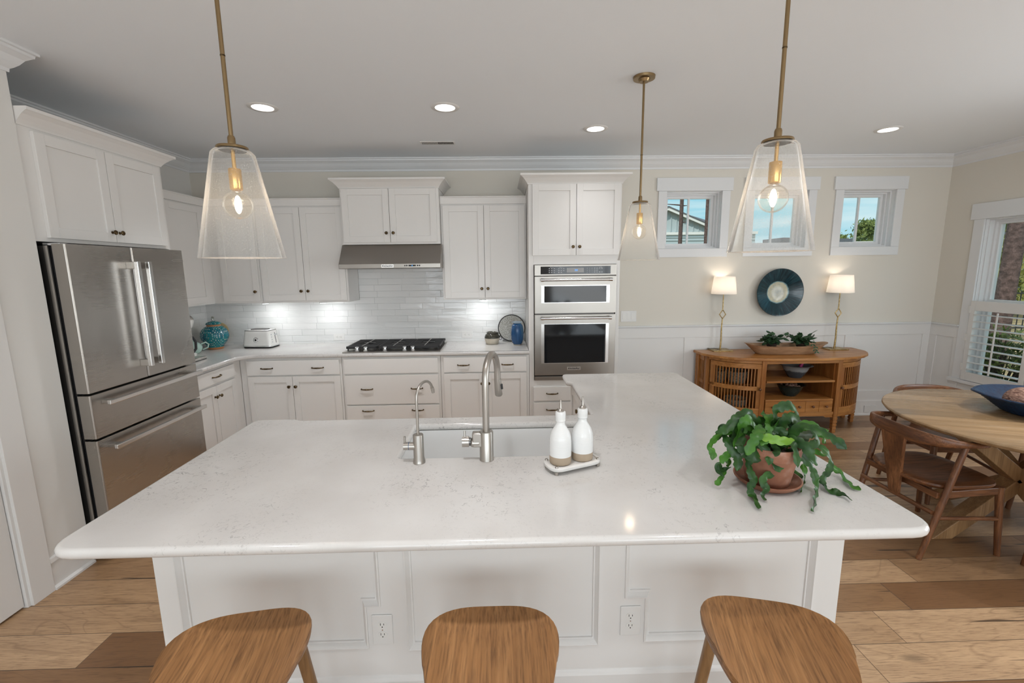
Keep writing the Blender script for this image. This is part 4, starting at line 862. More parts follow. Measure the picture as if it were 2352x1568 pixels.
MB(tq).lathe([(.026, 0), (.026, .006), (.023, .008), (0, .008)], (.0, 0, .085), 32, 'y').build('dial_ring', 'chrome', t)
MB(tq).lathe([(.018, .008), (.018, .0095), (0, .0095)], (.0, 0, .085), 32, 'y').build('dial_face', 'white_enamel', t)
MB(tq).lathe([(.010, .0095), (.010, .0105), (0, .0105)], (.0, 0, .085), 24, 'y').build('dial_mark', 'black', t)
def tr_(p): p = Vector(p); return XQ((.148 - (p.z - .03) * .11 + p.y, p.x, p.z))
b = MB(tr_)
for zz in (.06, .085, .11, .135): b.lathe([(.006, 0), (.006, .004), (0, .004)], (-.045, 0, zz), 14, 'y')
b.build('buttons', 'chrome', t); MB(tr_).box(.012, .018, .0, .002, .045, .15).build('lever_slot', 'black', t); MB(tr_).box(.002, .028, .002, .018, .125, .138).build('lever', 'chrome', t)
# crock, screen, vase
c = (-.105, 4.565, .914); t = thing('small_crock', 'small two tone crock, dark speckled glaze over bare clay', 'pot', c)
MB().lathe([(.058, .0005), (.062, .004), (.072, .030), (.078, .062)], c, 40).build('clay_base', 'cream_clay', t)
MB().lathe([(.078, .062), (.078, .072), (.068, .098), (.056, .106), (.057, .114), (.060, .120), (.054, .122), (.048, .116), (.045, .09), (0, .06)], c, 40).build('glazed_top', 'dark_glaze', t)
MB().tube([(c[0] + .055, c[1], c[2] + .108), (c[0] + .078, c[1], c[2] + .112), (c[0] + .088, c[1], c[2] + .092), (c[0] + .074, c[1], c[2] + .072)], .006, 10).build('handle', 'dark_glaze', t)
t = thing('round_metal_tray', 'round textured grey tray with dark ring rim leaning on the tiles', 'tray', (.10, 4.670, .918), local=True); t.rotation_euler = (-.30, 0, 0)
MB().lathe([(0, .001), (.136, .001), (.136, .004), (0, .004)], (0, 0, .146), 56, 'y').build('disc', 'hammered_screen', t)
MB().tube([(.140 * math.cos(q), .002, .146 + .140 * math.sin(q)) for q in [2 * PI * k / 48 for k in range(49)]], .0052, 8, False).build('rim', 'iron', t)
MB().tube([(-.118 + .013 * math.cos(q), -.004, .035 + .016 * math.sin(q)) for q in [2 * PI * k / 16 for k in range(17)]], .003, 8, False).build('hanging_ring', 'iron', t)
c = (.152, 4.475, .914); t = thing('blue_vase', 'blue glazed stoneware vase at the right end of the counter', 'vase', c)
MB().lathe([(.036, .0005), (.040, .003), (.040, .008)], c, 36).build('bare_foot', 'cream_clay', t)
MB().lathe([(.040, .008), (.052, .022), (.060, .06), (.063, .11), (.062, .16), (.056, .195), (.044, .214), (.035, .220)], c, 44).build('vase_body', 'blue_glaze', t)
MB().lathe([(.035, .220), (.036, .225), (.052, .229), (.054, .233), (.048, .235), (.032, .230), (.030, .20), (0, .18)], c, 44).build('rim', 'pale_blue_glaze', t)
# ------------------------------------------------------------------ sideboard
SC = 2.945
t = thing('sideboard', 'honey coloured wooden sideboard with curved slatted doors against the back wall', 'sideboard', (SC, 4.5, 0))
def mir(p): return (2 * SC - p[0], p[1])
arcL = []
for k in range(25):
    q = k / 24; P0, Cc, P1_ = Vector((2.582, 4.238)), Vector((2.28, 4.262)), Vector((2.130, 4.550)); v_ = P0 * (1 - q) ** 2 + Cc * 2 * q * (1 - q) + P1_ * q * q; arcL.append((v_.x, v_.y))
half = [(SC, 4.180), (2.72, 4.186), (2.56, 4.205), (2.41, 4.238), (2.29, 4.292), (2.185, 4.375), (2.12, 4.46), (2.080, 4.545), (2.072, 4.745)]
top = half + [mir(p) for p in half[::-1][:-1]]
MB().prism(top, .757, .783).build('top', 'honey_x', t, .006, seg=3)
def ribbon(path, z0, z1, w, mt, nm, par, inset=0.):
    P = [Vector(p) for p in path]; rs = []
    for i, p in enumerate(P):
        d = (P[min(i + 1, len(P) - 1)] - P[max(i - 1, 0)]).normalized(); n = Vector((-d.y, d.x)); 
        if n.y < 0 and abs(n.y) > .05: pass
        cen = Vector((SC, 4.75)); n = n if (cen - p).dot(n) > 0 else -n
        a_, b_ = p + n * inset, p + n * (inset + w); rs.append([(a_.x, a_.y, z0), (b_.x, b_.y, z0), (b_.x, b_.y, z1), (a_.x, a_.y, z1)])
    return MB().rings(rs, smooth=False).build(nm, mt, par, .0015)
arcR = [mir(p) for p in arcL]
# frame
b = MB().box(2.10, 3.79, 4.715, 4.735, .19, .757).box(2.14, 3.75, 4.56, 4.73, .19, .205)
b.prism([(2.59, 4.27), (3.30, 4.27), (3.30, 4.72), (2.59, 4.72)], .20, .215)
b.box(2.586, 3.304, 4.236, 4.262, .722, .757).box(2.586, 3.304, 4.240, 4.262, .195, .222); b.build('carcass', 'honey_x', t, .001)
MB().prism([p for p in arcL] + [(2.13, 4.72), (2.6, 4.72)], .205, .22).build('floor_board', 'honey_x', t); MB().prism([p for p in arcR] + [mir((2.13, 4.72)), mir((2.6, 4.72))], .205, .22).build('floor_board', 'honey_x', t)
for x in (2.585, 3.287): MB().box(x, x + .018, 4.27, 4.715, .21, .757).build('divider', 'honey_z', t)
for z_, n in ((.528, 0), (.338, 1)): MB().box(2.603, 3.287, 4.240, 4.715, z_, z_ + .020).build('shelf', 'honey_x', t, .002)
MB().prism([(2.586, .165), (2.66, .165), (2.68, .178), (3.21, .178), (3.23, .165), (3.304, .165), (3.304, .196), (2.586, .196)], 4.246, 4.260, lambda a, b_, c: (a, c, b_)).build('apron', 'honey_x', t)
def leg(x, y, w=.044):
    b = MB().box(x - w / 2, x + w / 2, y - w / 2, y + w / 2, .172, .757)
    for k in range(5):
        z0 = .004 + k * .034; ww = w / 2 + .001 - (4 - k) * .0012
        b.box(x - ww, x + ww, y - ww, y + ww, z0, z0 + .026).box(x - ww + .004, x + ww - .004, y - ww + .004, y + ww - .004, z0 - .004, z0 + .034)
    return b.build('leg', 'honey_z', t, .002)
for x, y in ((2.566, 4.256), (3.324, 4.256), (2.146, 4.556), (3.744, 4.556), (2.125, 4.70), (3.765, 4.70)): leg(x, y)
for arc, s_ in ((arcL, 1), (arcR, -1)):
    ribbon(arc[1:-1], .724, .757, .022, 'honey_x', 'curved_rail', t, .002); ribbon(arc[1:-1], .172, .212, .020, 'honey_x', 'curved_rail', t, .004)
    d_ = sub = arc[1:-2]
    dr_ = ribbon(sub, .672, .720, .022, 'honey_x', 'door', t)
    ribbon(sub, .450, .492, .022, 'honey_x', 'middle_rail', dr_); ribbon(sub, .218, .268, .022, 'honey_x', 'bottom_rail', dr_)
    ribbon(arc[1:4], .268, .672, .022, 'honey_z', 'stile', dr_); ribbon(arc[-5:-2], .268, .672, .022, 'honey_z', 'stile', dr_)
    for k in range(13):
        q = 3.9 + (len(arc) - 9.6) * k / 12; i = int(q); f_ = q - i; p = Vector(arc[i]) * (1 - f_) + Vector(arc[i + 1]) * f_; d = (Vector(arc[i + 1]) - Vector(arc[i])).normalized()
        n = Vector((-d.y, d.x)); n = n if (Vector((SC, 4.75)) - p).dot(n) > 0 else -n; p = p + n * .011
        b = MB(); u3 = (n.x, n.y, 0); b.bar((p.x, p.y, .266), (p.x, p.y, .452), .0095, .010, u3).bar((p.x, p.y, .490), (p.x, p.y, .674), .0095, .010, u3); b.build('slat', 'honey_z', dr_)
    kx = 2.612 if s_ == 1 else 3.278; p = arc[2]; MB().lathe([(.006, 0), (.006, -.008), (.013, -.014), (.013, -.022), (.008, -.027), (0, -.028)], (p[0] - s_ * 0.0, p[1] - .002, .470), 18, 'y').build('knob', 'walnut_z', dr_)
    # slatted side
    sx0 = 2.118 if s_ == 1 else 3.760
    b = MB().box(sx0, sx0 + .012, 4.578, 4.680, .70, .757).box(sx0, sx0 + .012, 4.578, 4.680, .455, .49).box(sx0, sx0 + .012, 4.578, 4.680, .2, .25)
    for k in range(4): b.box(sx0 + .002, sx0 + .010, 4.590 + k * .022, 4.600 + k * .022, .25, .70)
    b.build('side_panel', 'honey_z', t)
for k in range(5):
    x0 = 2.604 + k * .1366; d_ = MB().box(x0 + .001, x0 + .1352, 4.240, 4.56, .224, .336).build('drawer', 'honey_x', t, .0015)
    MB().lathe([(.006, 0), (.006, -.008), (.012, -.014), (.012, -.021), (.007, -.026), (0, -.027)], (x0 + .068, 4.240, .283), 18, 'y').build('knob', 'walnut_z', d_)
# what is inside the left part
for i, (x, y, z, r_, h_, l) in enumerate([(2.42, 4.47, .4905 - .27, .11, .10, 'lower dark woven basket inside the slatted left side of the sideboard')]):
    tag(MB().lathe([(r_ * .8, 0), (r_, h_ * .6), (r_ * 1.02, h_), (r_ * .95, h_), (r_ * .9, h_ * .5), (0, .02)], (x, y, z), 32).build('woven_basket', 'wicker', org=(x, y, z)), l, 'basket')
MB().box(2.16, 2.583, 4.45, 4.71, .455, .470).build('inner_shelf', 'honey_x', t)
for x, y, r_, l in [(2.27, 4.58, .085, 'woven basket behind the slats, left one on the inner shelf of the sideboard'), (2.46, 4.54, .10, 'woven basket behind the slats, right one on the inner shelf of the sideboard')]:
    tag(MB().lathe([(r_ * .8, 0), (r_, .06), (r_ * 1.02, .125), (r_ * .95, .125), (r_ * .85, .05), (0, .02)], (x, y, .4705), 32).build('woven_basket', 'wicker', org=(x, y, .4705)), l, 'basket', 'woven baskets in the sideboard')
# bowls
def bowl(n, x, y, z, R_, h_, mt, label, lip=.01):
    t = thing(n, label, 'bowl', (x, y, z))
    out = [(R_ * .45, .0005), (R_ * .47, .006), (R_ * .62, h_ * .25), (R_ * .82, h_ * .65), (R_ * .93, h_ * .93), (R_ + lip, h_)]
    inn = [(R_ * .97, h_ + .001), (R_ * .88, h_ * .9), (R_ * .7, h_ * .45), (R_ * .4, h_ * .16), (0, h_ * .12)]
    MB().lathe(out + inn, (x, y, z), 48).build('bowl_body', mt, t); return t
b1 = bowl('stoneware_bowl', 2.985, 4.40, .5485, .135, .128, 'grey_bowl_glaze', 'grey glazed bowl on the upper open shelf of the sideboard', .018)
b2 = bowl('stoneware_bowl', 2.945, 4.40, .3585, .130, .120, 'green_bowl_glaze', 'dark green rounded bowl on the lower open shelf of the sideboard')
b = MB()
for k in range(26):
    q = R.random() * 6.28; r_ = .085 * math.sqrt(R.random()); b.lathe([(0, .016), (.012, .010), (.015, 0), (.012, -.010), (0, -.014)], (2.945 + r_ * math.cos(q), 4.40 + r_ * math.sin(q), .458 + R.random() * .012), 10)
tag(b.build('dried_pods', 'crust', org=(2.945, 4.40, .45)), 'heap of small reddish dried pods in the lower bowl', 'dried pods'); bpy.data.objects['dried_pods']['kind'] = 'stuff'
tag(MB().tube([(3.02, 4.38, .66), (3.035, 4.37, .70), (3.06, 4.365, .705)], [.018, .012, .004], 8).build('dried_flower', 'magenta', org=(3.02, 4.38, .66)), 'small magenta flower showing over the rim of the upper shelf bowl', 'flower')
# table lamps
def tlamp(x, y, label):
    t = thing('table_lamp', label, 'lamp', (x, y, .7835), 'table lamps on the sideboard'); c = (x, y, .7835)
    MB().box(x - .105, x + .105, y - .075, y + .075, .7838, .7925).build('base_plate', 'brass_leaf', t, .0015)
    j = [(x - .002, y, .79), (x + .002, y, .9), (x - .001, y, 1.02), (x + .003, y, 1.125)]
    MB().tube(j, [.0095, .0085, .0075, .006], 8).tube([(x + .003, y, 1.125), (x + .035, y, 1.170), (x + .001, y, 1.220)], [.005, .0055, .005], 6).tube([(x + .003, y, 1.125), (x - .031, y, 1.170), (x + .001, y, 1.220)], [.005, .0055, .005], 6).tube([(x + .001, y, 1.215), (x, y, 1.30), (x, y, 1.40)], [.006, .0055, .005], 8).build('stem', 'brass_leaf', t)
    MB().lathe([(.0, 0), (.016, 0), (.016, .05), (0, .05)], (x, y, 1.395), 16).build('socket', 'brass', t)
    MB().lathe([(.124, 0), (.1025, .180), (.1010, .180), (.1225, 0)], (x, y, 1.388), 56).build('lamp_shade', 'linen_shade', t)
    MB().tube([(x - .012, y + .01, .795), (x - .05, y + .03, .800), (x - .09, y + .03, .796), (x - .10, y + .08, .7945), (x - .09, y + .10, .7865), (x - .07, y + .125, .787)], .0028, 6).build('cord', 'rubber', t)
    MB().lathe([(0, .0), (.012, .004), (.026, .03), (.028, .05), (.02, .07), (0, .078)], (x, y, 1.445), 18).build('bulb', 'bulb_glass', t)
    o = lamp('table_lamp_bulb', 'POINT', (0, 0, 0), 1.4, (1, .88, .76), shadow_soft_size=.045); o.parent = t; o.location = (0, 0, 1.465 - .7835)
tlamp(2.338, 4.685, 'slim gilt table lamp with white shade on the left end of the sideboard'); tlamp(3.566, 4.66, 'slim gilt table lamp with white shade on the right end of the sideboard')
# wall platter
o = MB().lathe([(0, -.022), (.05, -.020), (.10, -.022), (.118, -.030), (.165, -.050), (.232, -.074), (.250, -.078), (.252, -.074), (.24, -.066), (.16, -.036), (.12, -.012), (.10, -.004), (0, -.004)], (0, 0, 0), 72, 'y').build('wall_platter', 'platter_glaze')
o.location = (2.955, YB, 1.393); tag(o, 'large round dark teal ceramic platter hung on the wall above the sideboard', 'platter')
# dough bowl with two plants
c = Vector((2.905, 4.47, .7835)); t = thing('dough_bowl', 'long carved wooden boat bowl holding plants on the sideboard', 'bowl', c); Md = Matrix.Translation(c) @ Matrix.Rotation(-.03, 4, 'Z'); XD = lambda p: Md @ Vector(p)
def boat(L_, W_, z, n=40, rise=0.):
    r_ = []
    for k in range(n):
        q = 2 * PI * k / n; cx_, sy = math.cos(q), math.sin(q)
        x = L_ / 2 * math.copysign(abs(cx_) ** .75, cx_); y = W_ / 2 * math.copysign(abs(sy) ** .9, sy); r_.append((x, y, z + rise * abs(cx_) ** 4))
    return r_
MB(XD).rings([boat(.58, .17, .0005), boat(.60, .18, .004), boat(.68, .215, .04, rise=.004), boat(.80, .255, .082, rise=.020), boat(.84, .265, .090, rise=.024), boat(.80, .240, .090, rise=.020), boat(.66, .19, .05), boat(.54, .13, .018)]).build('bowl_body', 'dough_wood', t)
def leafy(name, label, c, n, spread, mt, par_group, lsz=(.030, .020), droop=.3, seed=1):
    rd = random.Random(seed); t = thing(name, label, 'plant', c, par_group)
    MB().lathe([(.03, .0), (.045, .03), (.05, .055), (0, .05)], c, 20).build('root_ball', 'soil', t)
    lf, st = MB(), MB()
    for i in range(n):
        a_ = rd.random() * 6.28; L_ = spread * (.35 + .65 * rd.random()); el = .25 + rd.random() * 1.1
        p0 = Vector(c) + Vector((rd.uniform(-.02, .02), rd.uniform(-.02, .02), .05)); p1 = p0 + Vector((math.cos(a_) * L_ * math.cos(el) * 1.2, math.sin(a_) * L_ * math.cos(el) * .7, L_ * math.sin(el) * .8))
        pm = (p0 + p1) / 2 + Vector((0, 0, .02)); st.tube([p0, pm, p1], [.0016, .0014, .001], 5)
        for k in range(3):
            q = .45 + .55 * k / 2; p = p0.lerp(p1, q) + Vector((0, 0, .01)); az = a_ + rd.uniform(-1.4, 1.4); ti = rd.uniform(-.6, .7)
            d = Vector((math.cos(az) * math.cos(ti), math.sin(az) * math.cos(ti), math.sin(ti))); s_ = d.cross(Vector((0, 0, 1))).normalized(); nn = s_.cross(d)
            s_ = (s_ + nn * rd.uniform(-.8, .8)).normalized(); l_ = lsz[0] * rd.uniform(.8, 1.3); w_ = lsz[1] * rd.uniform(.8, 1.2) / 2
            r0 = [p, p + d * l_ * .3 + s_ * w_, p + d * l_ * .65 + s_ * w_ * .85, p + d * l_, p + d * l_ * .65 - s_ * w_ * .85, p + d * l_ * .3 - s_ * w_, p + d * l_ * .5 - nn * .003]
            lf.add(r0, [(0, 1, 6), (1, 2, 6), (2, 3, 6), (3, 4, 6), (4, 5, 6), (5, 0, 6)], True)
    st.build('stems', 'cactus_dark', t); lf.build('leaves', mt, t, recalc=False); return t
t1 = leafy('leafy_plant', 'small dark leafy plant in the left half of the dough bowl', (2.76, 4.47, .835), 30, .135, 'hoya', 'small plants in the dough bowl', seed=3, lsz=(.062, .042))
t2 = leafy('leafy_plant', 'small dark leafy plant trailing over the right half of the dough bowl', (3.06, 4.46, .835), 34, .14, 'hoya', 'small plants in the dough bowl', seed=5, lsz=(.062, .038))
lf, st = MB(), MB(); rd = random.Random(9)
pts = [(3.08, 4.42, .865), (3.10, 4.345, .895), (3.11, 4.318, .875), (3.105, 4.312, .85), (3.12, 4.31, .828)]
st.tube(pts, .0015, 5)
for i, p in enumerate(pts):
    for s_ in (-1, 1):
        p_ = Vector(p); d = Vector((s_ * .7, -.25, -.5)).normalized(); u_ = Vector((.3, -.9, .2)).cross(d).normalized()
        lf.add([p_, p_ + d * .015 + u_ * .010, p_ + d * .036, p_ + d * .015 - u_ * .010], [(0, 1, 2, 3)], True)
lf.build('trailing_leaves', 'hoya', t2, recalc=False); st.build('trailing_stem', 'cactus_dark', t2)
# ------------------------------------------------------------------ dining table
TC = Vector((3.15, 2.505)); RT = .685
t = thing('dining_table', 'round light oak dining table with crossed beam base', 'table', (TC.x, TC.y, 0))
MB().lathe([(0, .712), (RT - .035, .712), (RT - .012, .722), (RT, .738), (RT - .002, .746), (RT - .008, .750), (0, .750)], (TC.x, TC.y, 0), 96).build('tabletop', 'oak_table', t)
def beam(ang, zlo=.0, r=.47):
    a_ = Vector((math.cos(ang), math.sin(ang), 0)); p = Vector((TC.x, TC.y, 0)); w_, h_ = .085, .095
    lo, hi = p + a_ * r, p - a_ * (r - .03) ; lo.z = 0; hi.z = .712; s_ = a_.cross(Vector((0, 0, 1))).normalized() * w_ / 2
    off = a_ * .065; r0 = [lo - off - s_, lo + off - s_, lo + off + s_, lo - off + s_]; r1 = [hi - off - s_, hi + off - s_, hi + off + s_, hi - off + s_]
    r0 = [q.xyz for q in r0]; 
    for q in r0: q.z = .001
    return MB().rings([r0, r1], smooth=False).build('crossed_leg', 'oak_leg', t, .004)
for k in range(4): beam(PI + .0 + k * PI / 2)
# ------------------------------------------------------------------ dining chairs
def loft(st, n=14, ex=.7):
    # stations: (centre, width across, height) with the profile turned to the path
    P = [Vector(s[0]) for s in st]; rs = []
    for i, s in enumerate(st):
        t_ = (P[min(i + 1, len(P) - 1)] - P[max(i - 1, 0)]).normalized(); a_ = t_.cross(Vector((0, 0, 1))).normalized(); b_ = a_.cross(t_).normalized()
        rs.append([P[i] + a_ * (s[1] / 2 * math.copysign(abs(math.cos(q)) ** ex, math.cos(q))) + b_ * (s[2] / 2 * math.copysign(abs(math.sin(q)) ** ex, math.sin(q))) for q in [2 * PI * k / n for k in range(n)]])
    return rs
def tleg(p, q, r0, r1, n=14):
    p, q = Vector(p), Vector(q); return MB().tube([p, p.lerp(q, .15), p.lerp(q, .6), q], [r0, (r0 + r1) / 2 * 1.02, r1, r1 * .85], n)
def make_chair(label):
    t = thing('dining_chair', label, 'chair', (0, 0, 0), 'wooden dining chairs round the table', local=True)
    # seat: local +x is the front
    rs = []; 
    def outline(k, z, dz=0.):
        o = []
        for j in range(40):
            q = 2 * PI * j / 40; c_, s_ = math.cos(q), math.sin(q)
            x = .235 * math.copysign(abs(c_) ** .55, c_); y = .245 * math.copysign(abs(s_) ** .62, s_) * (1 + .06 * c_); x *= k; y *= k
            o.append((x + .015, y, z - dz))
        return o
    rs = [outline(.2, .405), outline(.90, .408), outline(.975, .418), outline(1., .430), outline(.985, .440), outline(.93, .443), outline(.75, .440), outline(.45, .434), outline(.15, .431)]
    MB().rings(rs).build('seat', 'walnut_x', t)
    # arm and back band
    st = [((.045, -.262, .688), .030, .022), ((.02, -.268, .692), .050, .026), ((-.05, -.272, .695), .046, .030), ((-.13, -.258, .698), .030, .044), ((-.20, -.205, .700), .024, .064), ((-.238, -.12, .702), .022, .078), ((-.248, 0, .703), .021, .082)]
    st = st + [((a_[0], -a_[1], a_[2]), w_, h_) for a_, w_, h_ in st[:-1][::-1]]
    fine = []
    for i in range(len(st) - 1):
        for k in range(3):
            q = k / 3; p, r_ = st[i], st[i + 1]; p_1 = st[max(i - 1, 0)]; r_1 = st[min(i + 2, len(st) - 1)]
            v = [Vector(z_[0]) for z_ in (p_1, p, r_, r_1)]; pos = .5 * ((2 * v[1]) + (v[2] - v[0]) * q + (2 * v[0] - 5 * v[1] + 4 * v[2] - v[3]) * q * q + (3 * v[1] - v[0] - 3 * v[2] + v[3]) * q ** 3)
            fine.append((pos, p[1] * (1 - q) + r_[1] * q, p[2] * (1 - q) + r_[2] * q))
    fine.append(st[-1]); MB().rings(loft(fine)).build('arm_and_back_rail', 'walnut_y', t)
    for s_ in (-1, 1):
        tleg((-.075, s_ * .262, .690), (-.232, s_ * .235, .001), .015, .017).build('leg', 'walnut_z', t)
        tleg((.215, s_ * .222, .418), (.245, s_ * .240, .001), .020, .017).build('leg', 'walnut_z', t)
        MB().bar((-.150, s_ * .240, .395), (.215, s_ * .222, .395), .020, .042).build('seat_rail', 'walnut_x', t, .004)
        MB().tube([(-.170, s_ * .243, .255), (.228, s_ * .230, .225)], [.011, .012], 10).build('stretcher', 'walnut_x', t)
    MB().bar((.215, -.222, .395), (.215, .222, .395), .020, .040).build('seat_rail', 'walnut_y', t, .004)
    MB().bar((-.165, -.235, .385), (-.165, .235, .385), .020, .036).build('seat_rail', 'walnut_y', t, .004)
    MB().tube([(-.190, -.238, .285), (-.190, .238, .285)], [.013, .013], 10).build('stretcher', 'walnut_y', t)
    b = MB(); zt, zb = .675, .275
    b.rings([[(-.255, -.078, zt), (-.235, -.078, zt), (-.235, .078, zt), (-.255, .078, zt)], [(-.200, -.030, zb), (-.180, -.030, zb), (-.180, .030, zb), (-.200, .030, zb)]], smooth=False); b.build('splat', 'walnut_z', t, .003)
    return t
ch = make_chair('walnut dining chair nearest the island, its back toward the island')
spots = [((2.59, 2.53), .04, None), ((3.24, 3.09), -PI / 2 - .10, 'walnut dining chair on the far side of the table, near the sideboard'),
         ((3.715, 2.55), PI, 'walnut dining chair on the window side of the round table'), ((3.14, 1.965), PI / 2, 'walnut dining chair on the near side of the table at the right picture edge')]
for (x, y), a_, l in spots:
    o = ch if l is None else copy_tree(ch)
    o.location = (x, y, 0); o.rotation_euler = (0, 0, a_)
    if l: o['label'] = l
# basket and loaf on the table
c = Vector((3.31, 2.575, .751)); t = thing('blue_basket', 'dark blue woven basket bowl on the dining table', 'basket', c)
b = MB(); nseg = 120; prof = [(.165, .001), (.185, .010), (.215, .035), (.245, .062), (.275, .087), (.300, .104)]
rs = []
for ri in range(26):
    q = ri / 25 * (len(prof) - 1); i = min(int(q), len(prof) - 2); f_ = q - i; r_ = prof[i][0] * (1 - f_) + prof[i + 1][0] * f_; z_ = prof[i][1] * (1 - f_) + prof[i + 1][1] * f_
    ring = []
    for k in range(nseg):
        an = 2 * PI * k / nseg; wv = .003 * (1 if ri < 22 else 0) * math.cos(30 * an) * (1 if (ri // 1) % 2 else -1) 
        tip = 1 + (.10 * (ri / 25) ** 2) * max(0, math.cos(an - 2.72)) ** 24
        ring.append((c.x + (r_ + wv) * tip * math.cos(an), c.y + (r_ + wv) * tip * math.sin(an), c.z + z_ + .012 * (ri / 25) ** 2 * max(0, math.cos(an - 2.72)) ** 24))
    rs.append(ring)
inner = [[(c.x + (p[0] - c.x) * .965, c.y + (p[1] - c.y) * .965, p[2] + .006) for p in r_] for r_ in rs[::-1][::3]]
b.rings(rs + inner).build('basket_body', 'blue_weave', t)
rim = [Vector(p) + Vector((0, 0, .002)) for p in rs[-1]]; MB().tube(rim + [rim[0]], .0062, 8, False).build('rim', 'blue_weave', t)
c = Vector((3.245, 2.585, .765)); rs = []
for k in range(12):
    q = k / 11 * PI / 2; r_ = .130 * math.cos(q) ** .8 if k < 11 else .0; rs.append([(c.x + max(r_, .002) * math.cos(a_) * (1 + .02 * math.sin(5 * a_)), c.y + max(r_, .002) * .92 * math.sin(a_), c.z + .062 + .085 * math.sin(q)) for a_ in [2 * PI * j / 36 for j in range(36)]])
rs = [[(c.x + .12 * math.cos(a_), c.y + .11 * math.sin(a_), c.z + .01) for a_ in [2 * PI * j / 36 for j in range(36)]]] + rs
tag(MB().rings(rs).build('rough_dome', 'crust', org=c), 'reddish brown rough textured dome lying in the blue basket', 'decoration')
# ------------------------------------------------------------------ bar stools
def make_stool(label):
    t = thing('bar_stool', label, 'stool', (0, 0, 0), 'wooden bar stools at the island', local=True)
    def rad(q):       # outline, local +y is the far broad side
        x, y = math.cos(q), math.sin(q)
        hw = .214
        r_ = 1 / ((abs(x) / hw) ** 3.2 + (abs(y) / .185) ** 3.2) ** (1 / 3.2)
        px, py = r_ * x, r_ * y; tp = (py + .185) / .37; px *= .60 + .40 * min(1, max(0, tp) ** .8) + .0; 
        if py > 0: py += .018 * (1 - (px / .2) ** 2) ; py -= .022 * max(0, abs(px) / .2) ** 3
        return px, py
    n = 64; O = [rad(2 * PI * k / n) for k in range(n)]
    def ring(k, f): return [(x * k, y * k, f(x * k, y * k, k)) for x, y in O]
    def topz(x, y, k):
        s_ = (abs(x) / .2); return .640 + .024 * s_ ** 2 * (k ** 2) + .004 * max(0, y / .19) - .010 * (1 - k ** 2) - .016 * max(0, -y / .19) ** 2
    rs = [ring(.04, lambda x, y, k: .602), ring(.6, lambda x, y, k: .602 + .006 * (abs(x) / .2)), ring(.90, lambda x, y, k: topz(x, y, k) - .038), ring(.955, lambda x, y, k: topz(x, y, k) - .034), ring(.985, lambda x, y, k: topz(x, y, k) - .022), ring(1.0, lambda x, y, k: topz(x, y, k) - .005), ring(.992, lambda x, y, k: topz(x, y, k) + .0005), ring(.97, topz), ring(.85, topz), ring(.65, topz), ring(.45, topz), ring(.25, topz), ring(.06, topz)]
    MB().rings(rs).build('seat', 'oak_stool', t)
    for x, y in ((-.135, .115), (.135, .115), (-.085, -.11), (.085, -.11)):
        tleg((x, y, .622), (x * 1.50, y * 1.55, .001), .0185, .0165, 18).build('leg', 'oak_leg', t)
    for x0, y0, x1, y1, z in ((-.18, .152, .18, .152, .22), (-.113, -.146, .113, -.146, .22)): MB().tube([(x0, y0, z), (x1, y1, z)], .010, 10).build('stretcher', 'oak_leg', t)
    for s_ in (-1, 1): MB().tube([(s_ * .172, .145, .27), (s_ * .108, -.142, .27)], .010, 10).build('stretcher', 'oak_leg', t)
    return t
s0 = make_stool('oak bar stool in the middle, between the two island outlets')
for (x, y), a_, l in [((-.045, 1.035), 0.0, None), ((-.735, 1.045), .16, 'oak bar stool on the left, turned toward the fridge side'), ((.735, 1.040), -.24, 'oak bar stool on the right, turned toward the dining table side')]:
    o = s0 if l is None else copy_tree(s0)
    o.location = (x, y, 0); o.rotation_euler = (0, 0, a_)
    if l: o['label'] = l
# ------------------------------------------------------------------ cactus in terracotta pot
c = (.925, 1.462, .914)
t = thing('plant_saucer', 'round terracotta saucer on the island worktop under the pot', 'saucer', c)
MB().lathe([(.080, .0006), (.094, .010), (.106, .022), (.108, .027), (.103, .028), (.094, .018), (.080, .010), (0, .009)], c, 48).build('saucer_body', 'terracotta', t)
t = thing('potted_cactus', 'leafy trailing cactus in a terracotta pot on the island', 'plant', (c[0], c[1], .924)); c2 = (c[0], c[1], .924)
MB().lathe([(.066, 0), (.069, .003), (.088, .102), (.0945, .104), (.099, .138), (.097, .143), (.090, .142), (.086, .130), (.080, .118)], c2, 56).build('pot', 'terracotta', t)
MB().lathe([(.084, .112), (.05, .122), (0, .126)], c2, 24).build('soil', 'soil', t)
rd = random.Random(21)
def cat(pts, n):
    P = [Vector(p) for p in pts]; P = [P[0]] + P + [P[-1]]; out = []; m_ = len(P) - 3
    for i in range(n + 1):
        q = i / n * m_; k = min(int(q), m_ - 1); f_ = q - k; a_, b_, c_, d_ = P[k:k + 4]
        out.append(.5 * ((2 * b_) + (c_ - a_) * f_ + (2 * a_ - 5 * b_ + 4 * c_ - d_) * f_ * f_ + (3 * b_ - a_ - 3 * c_ + d_) * f_ ** 3))
    return out
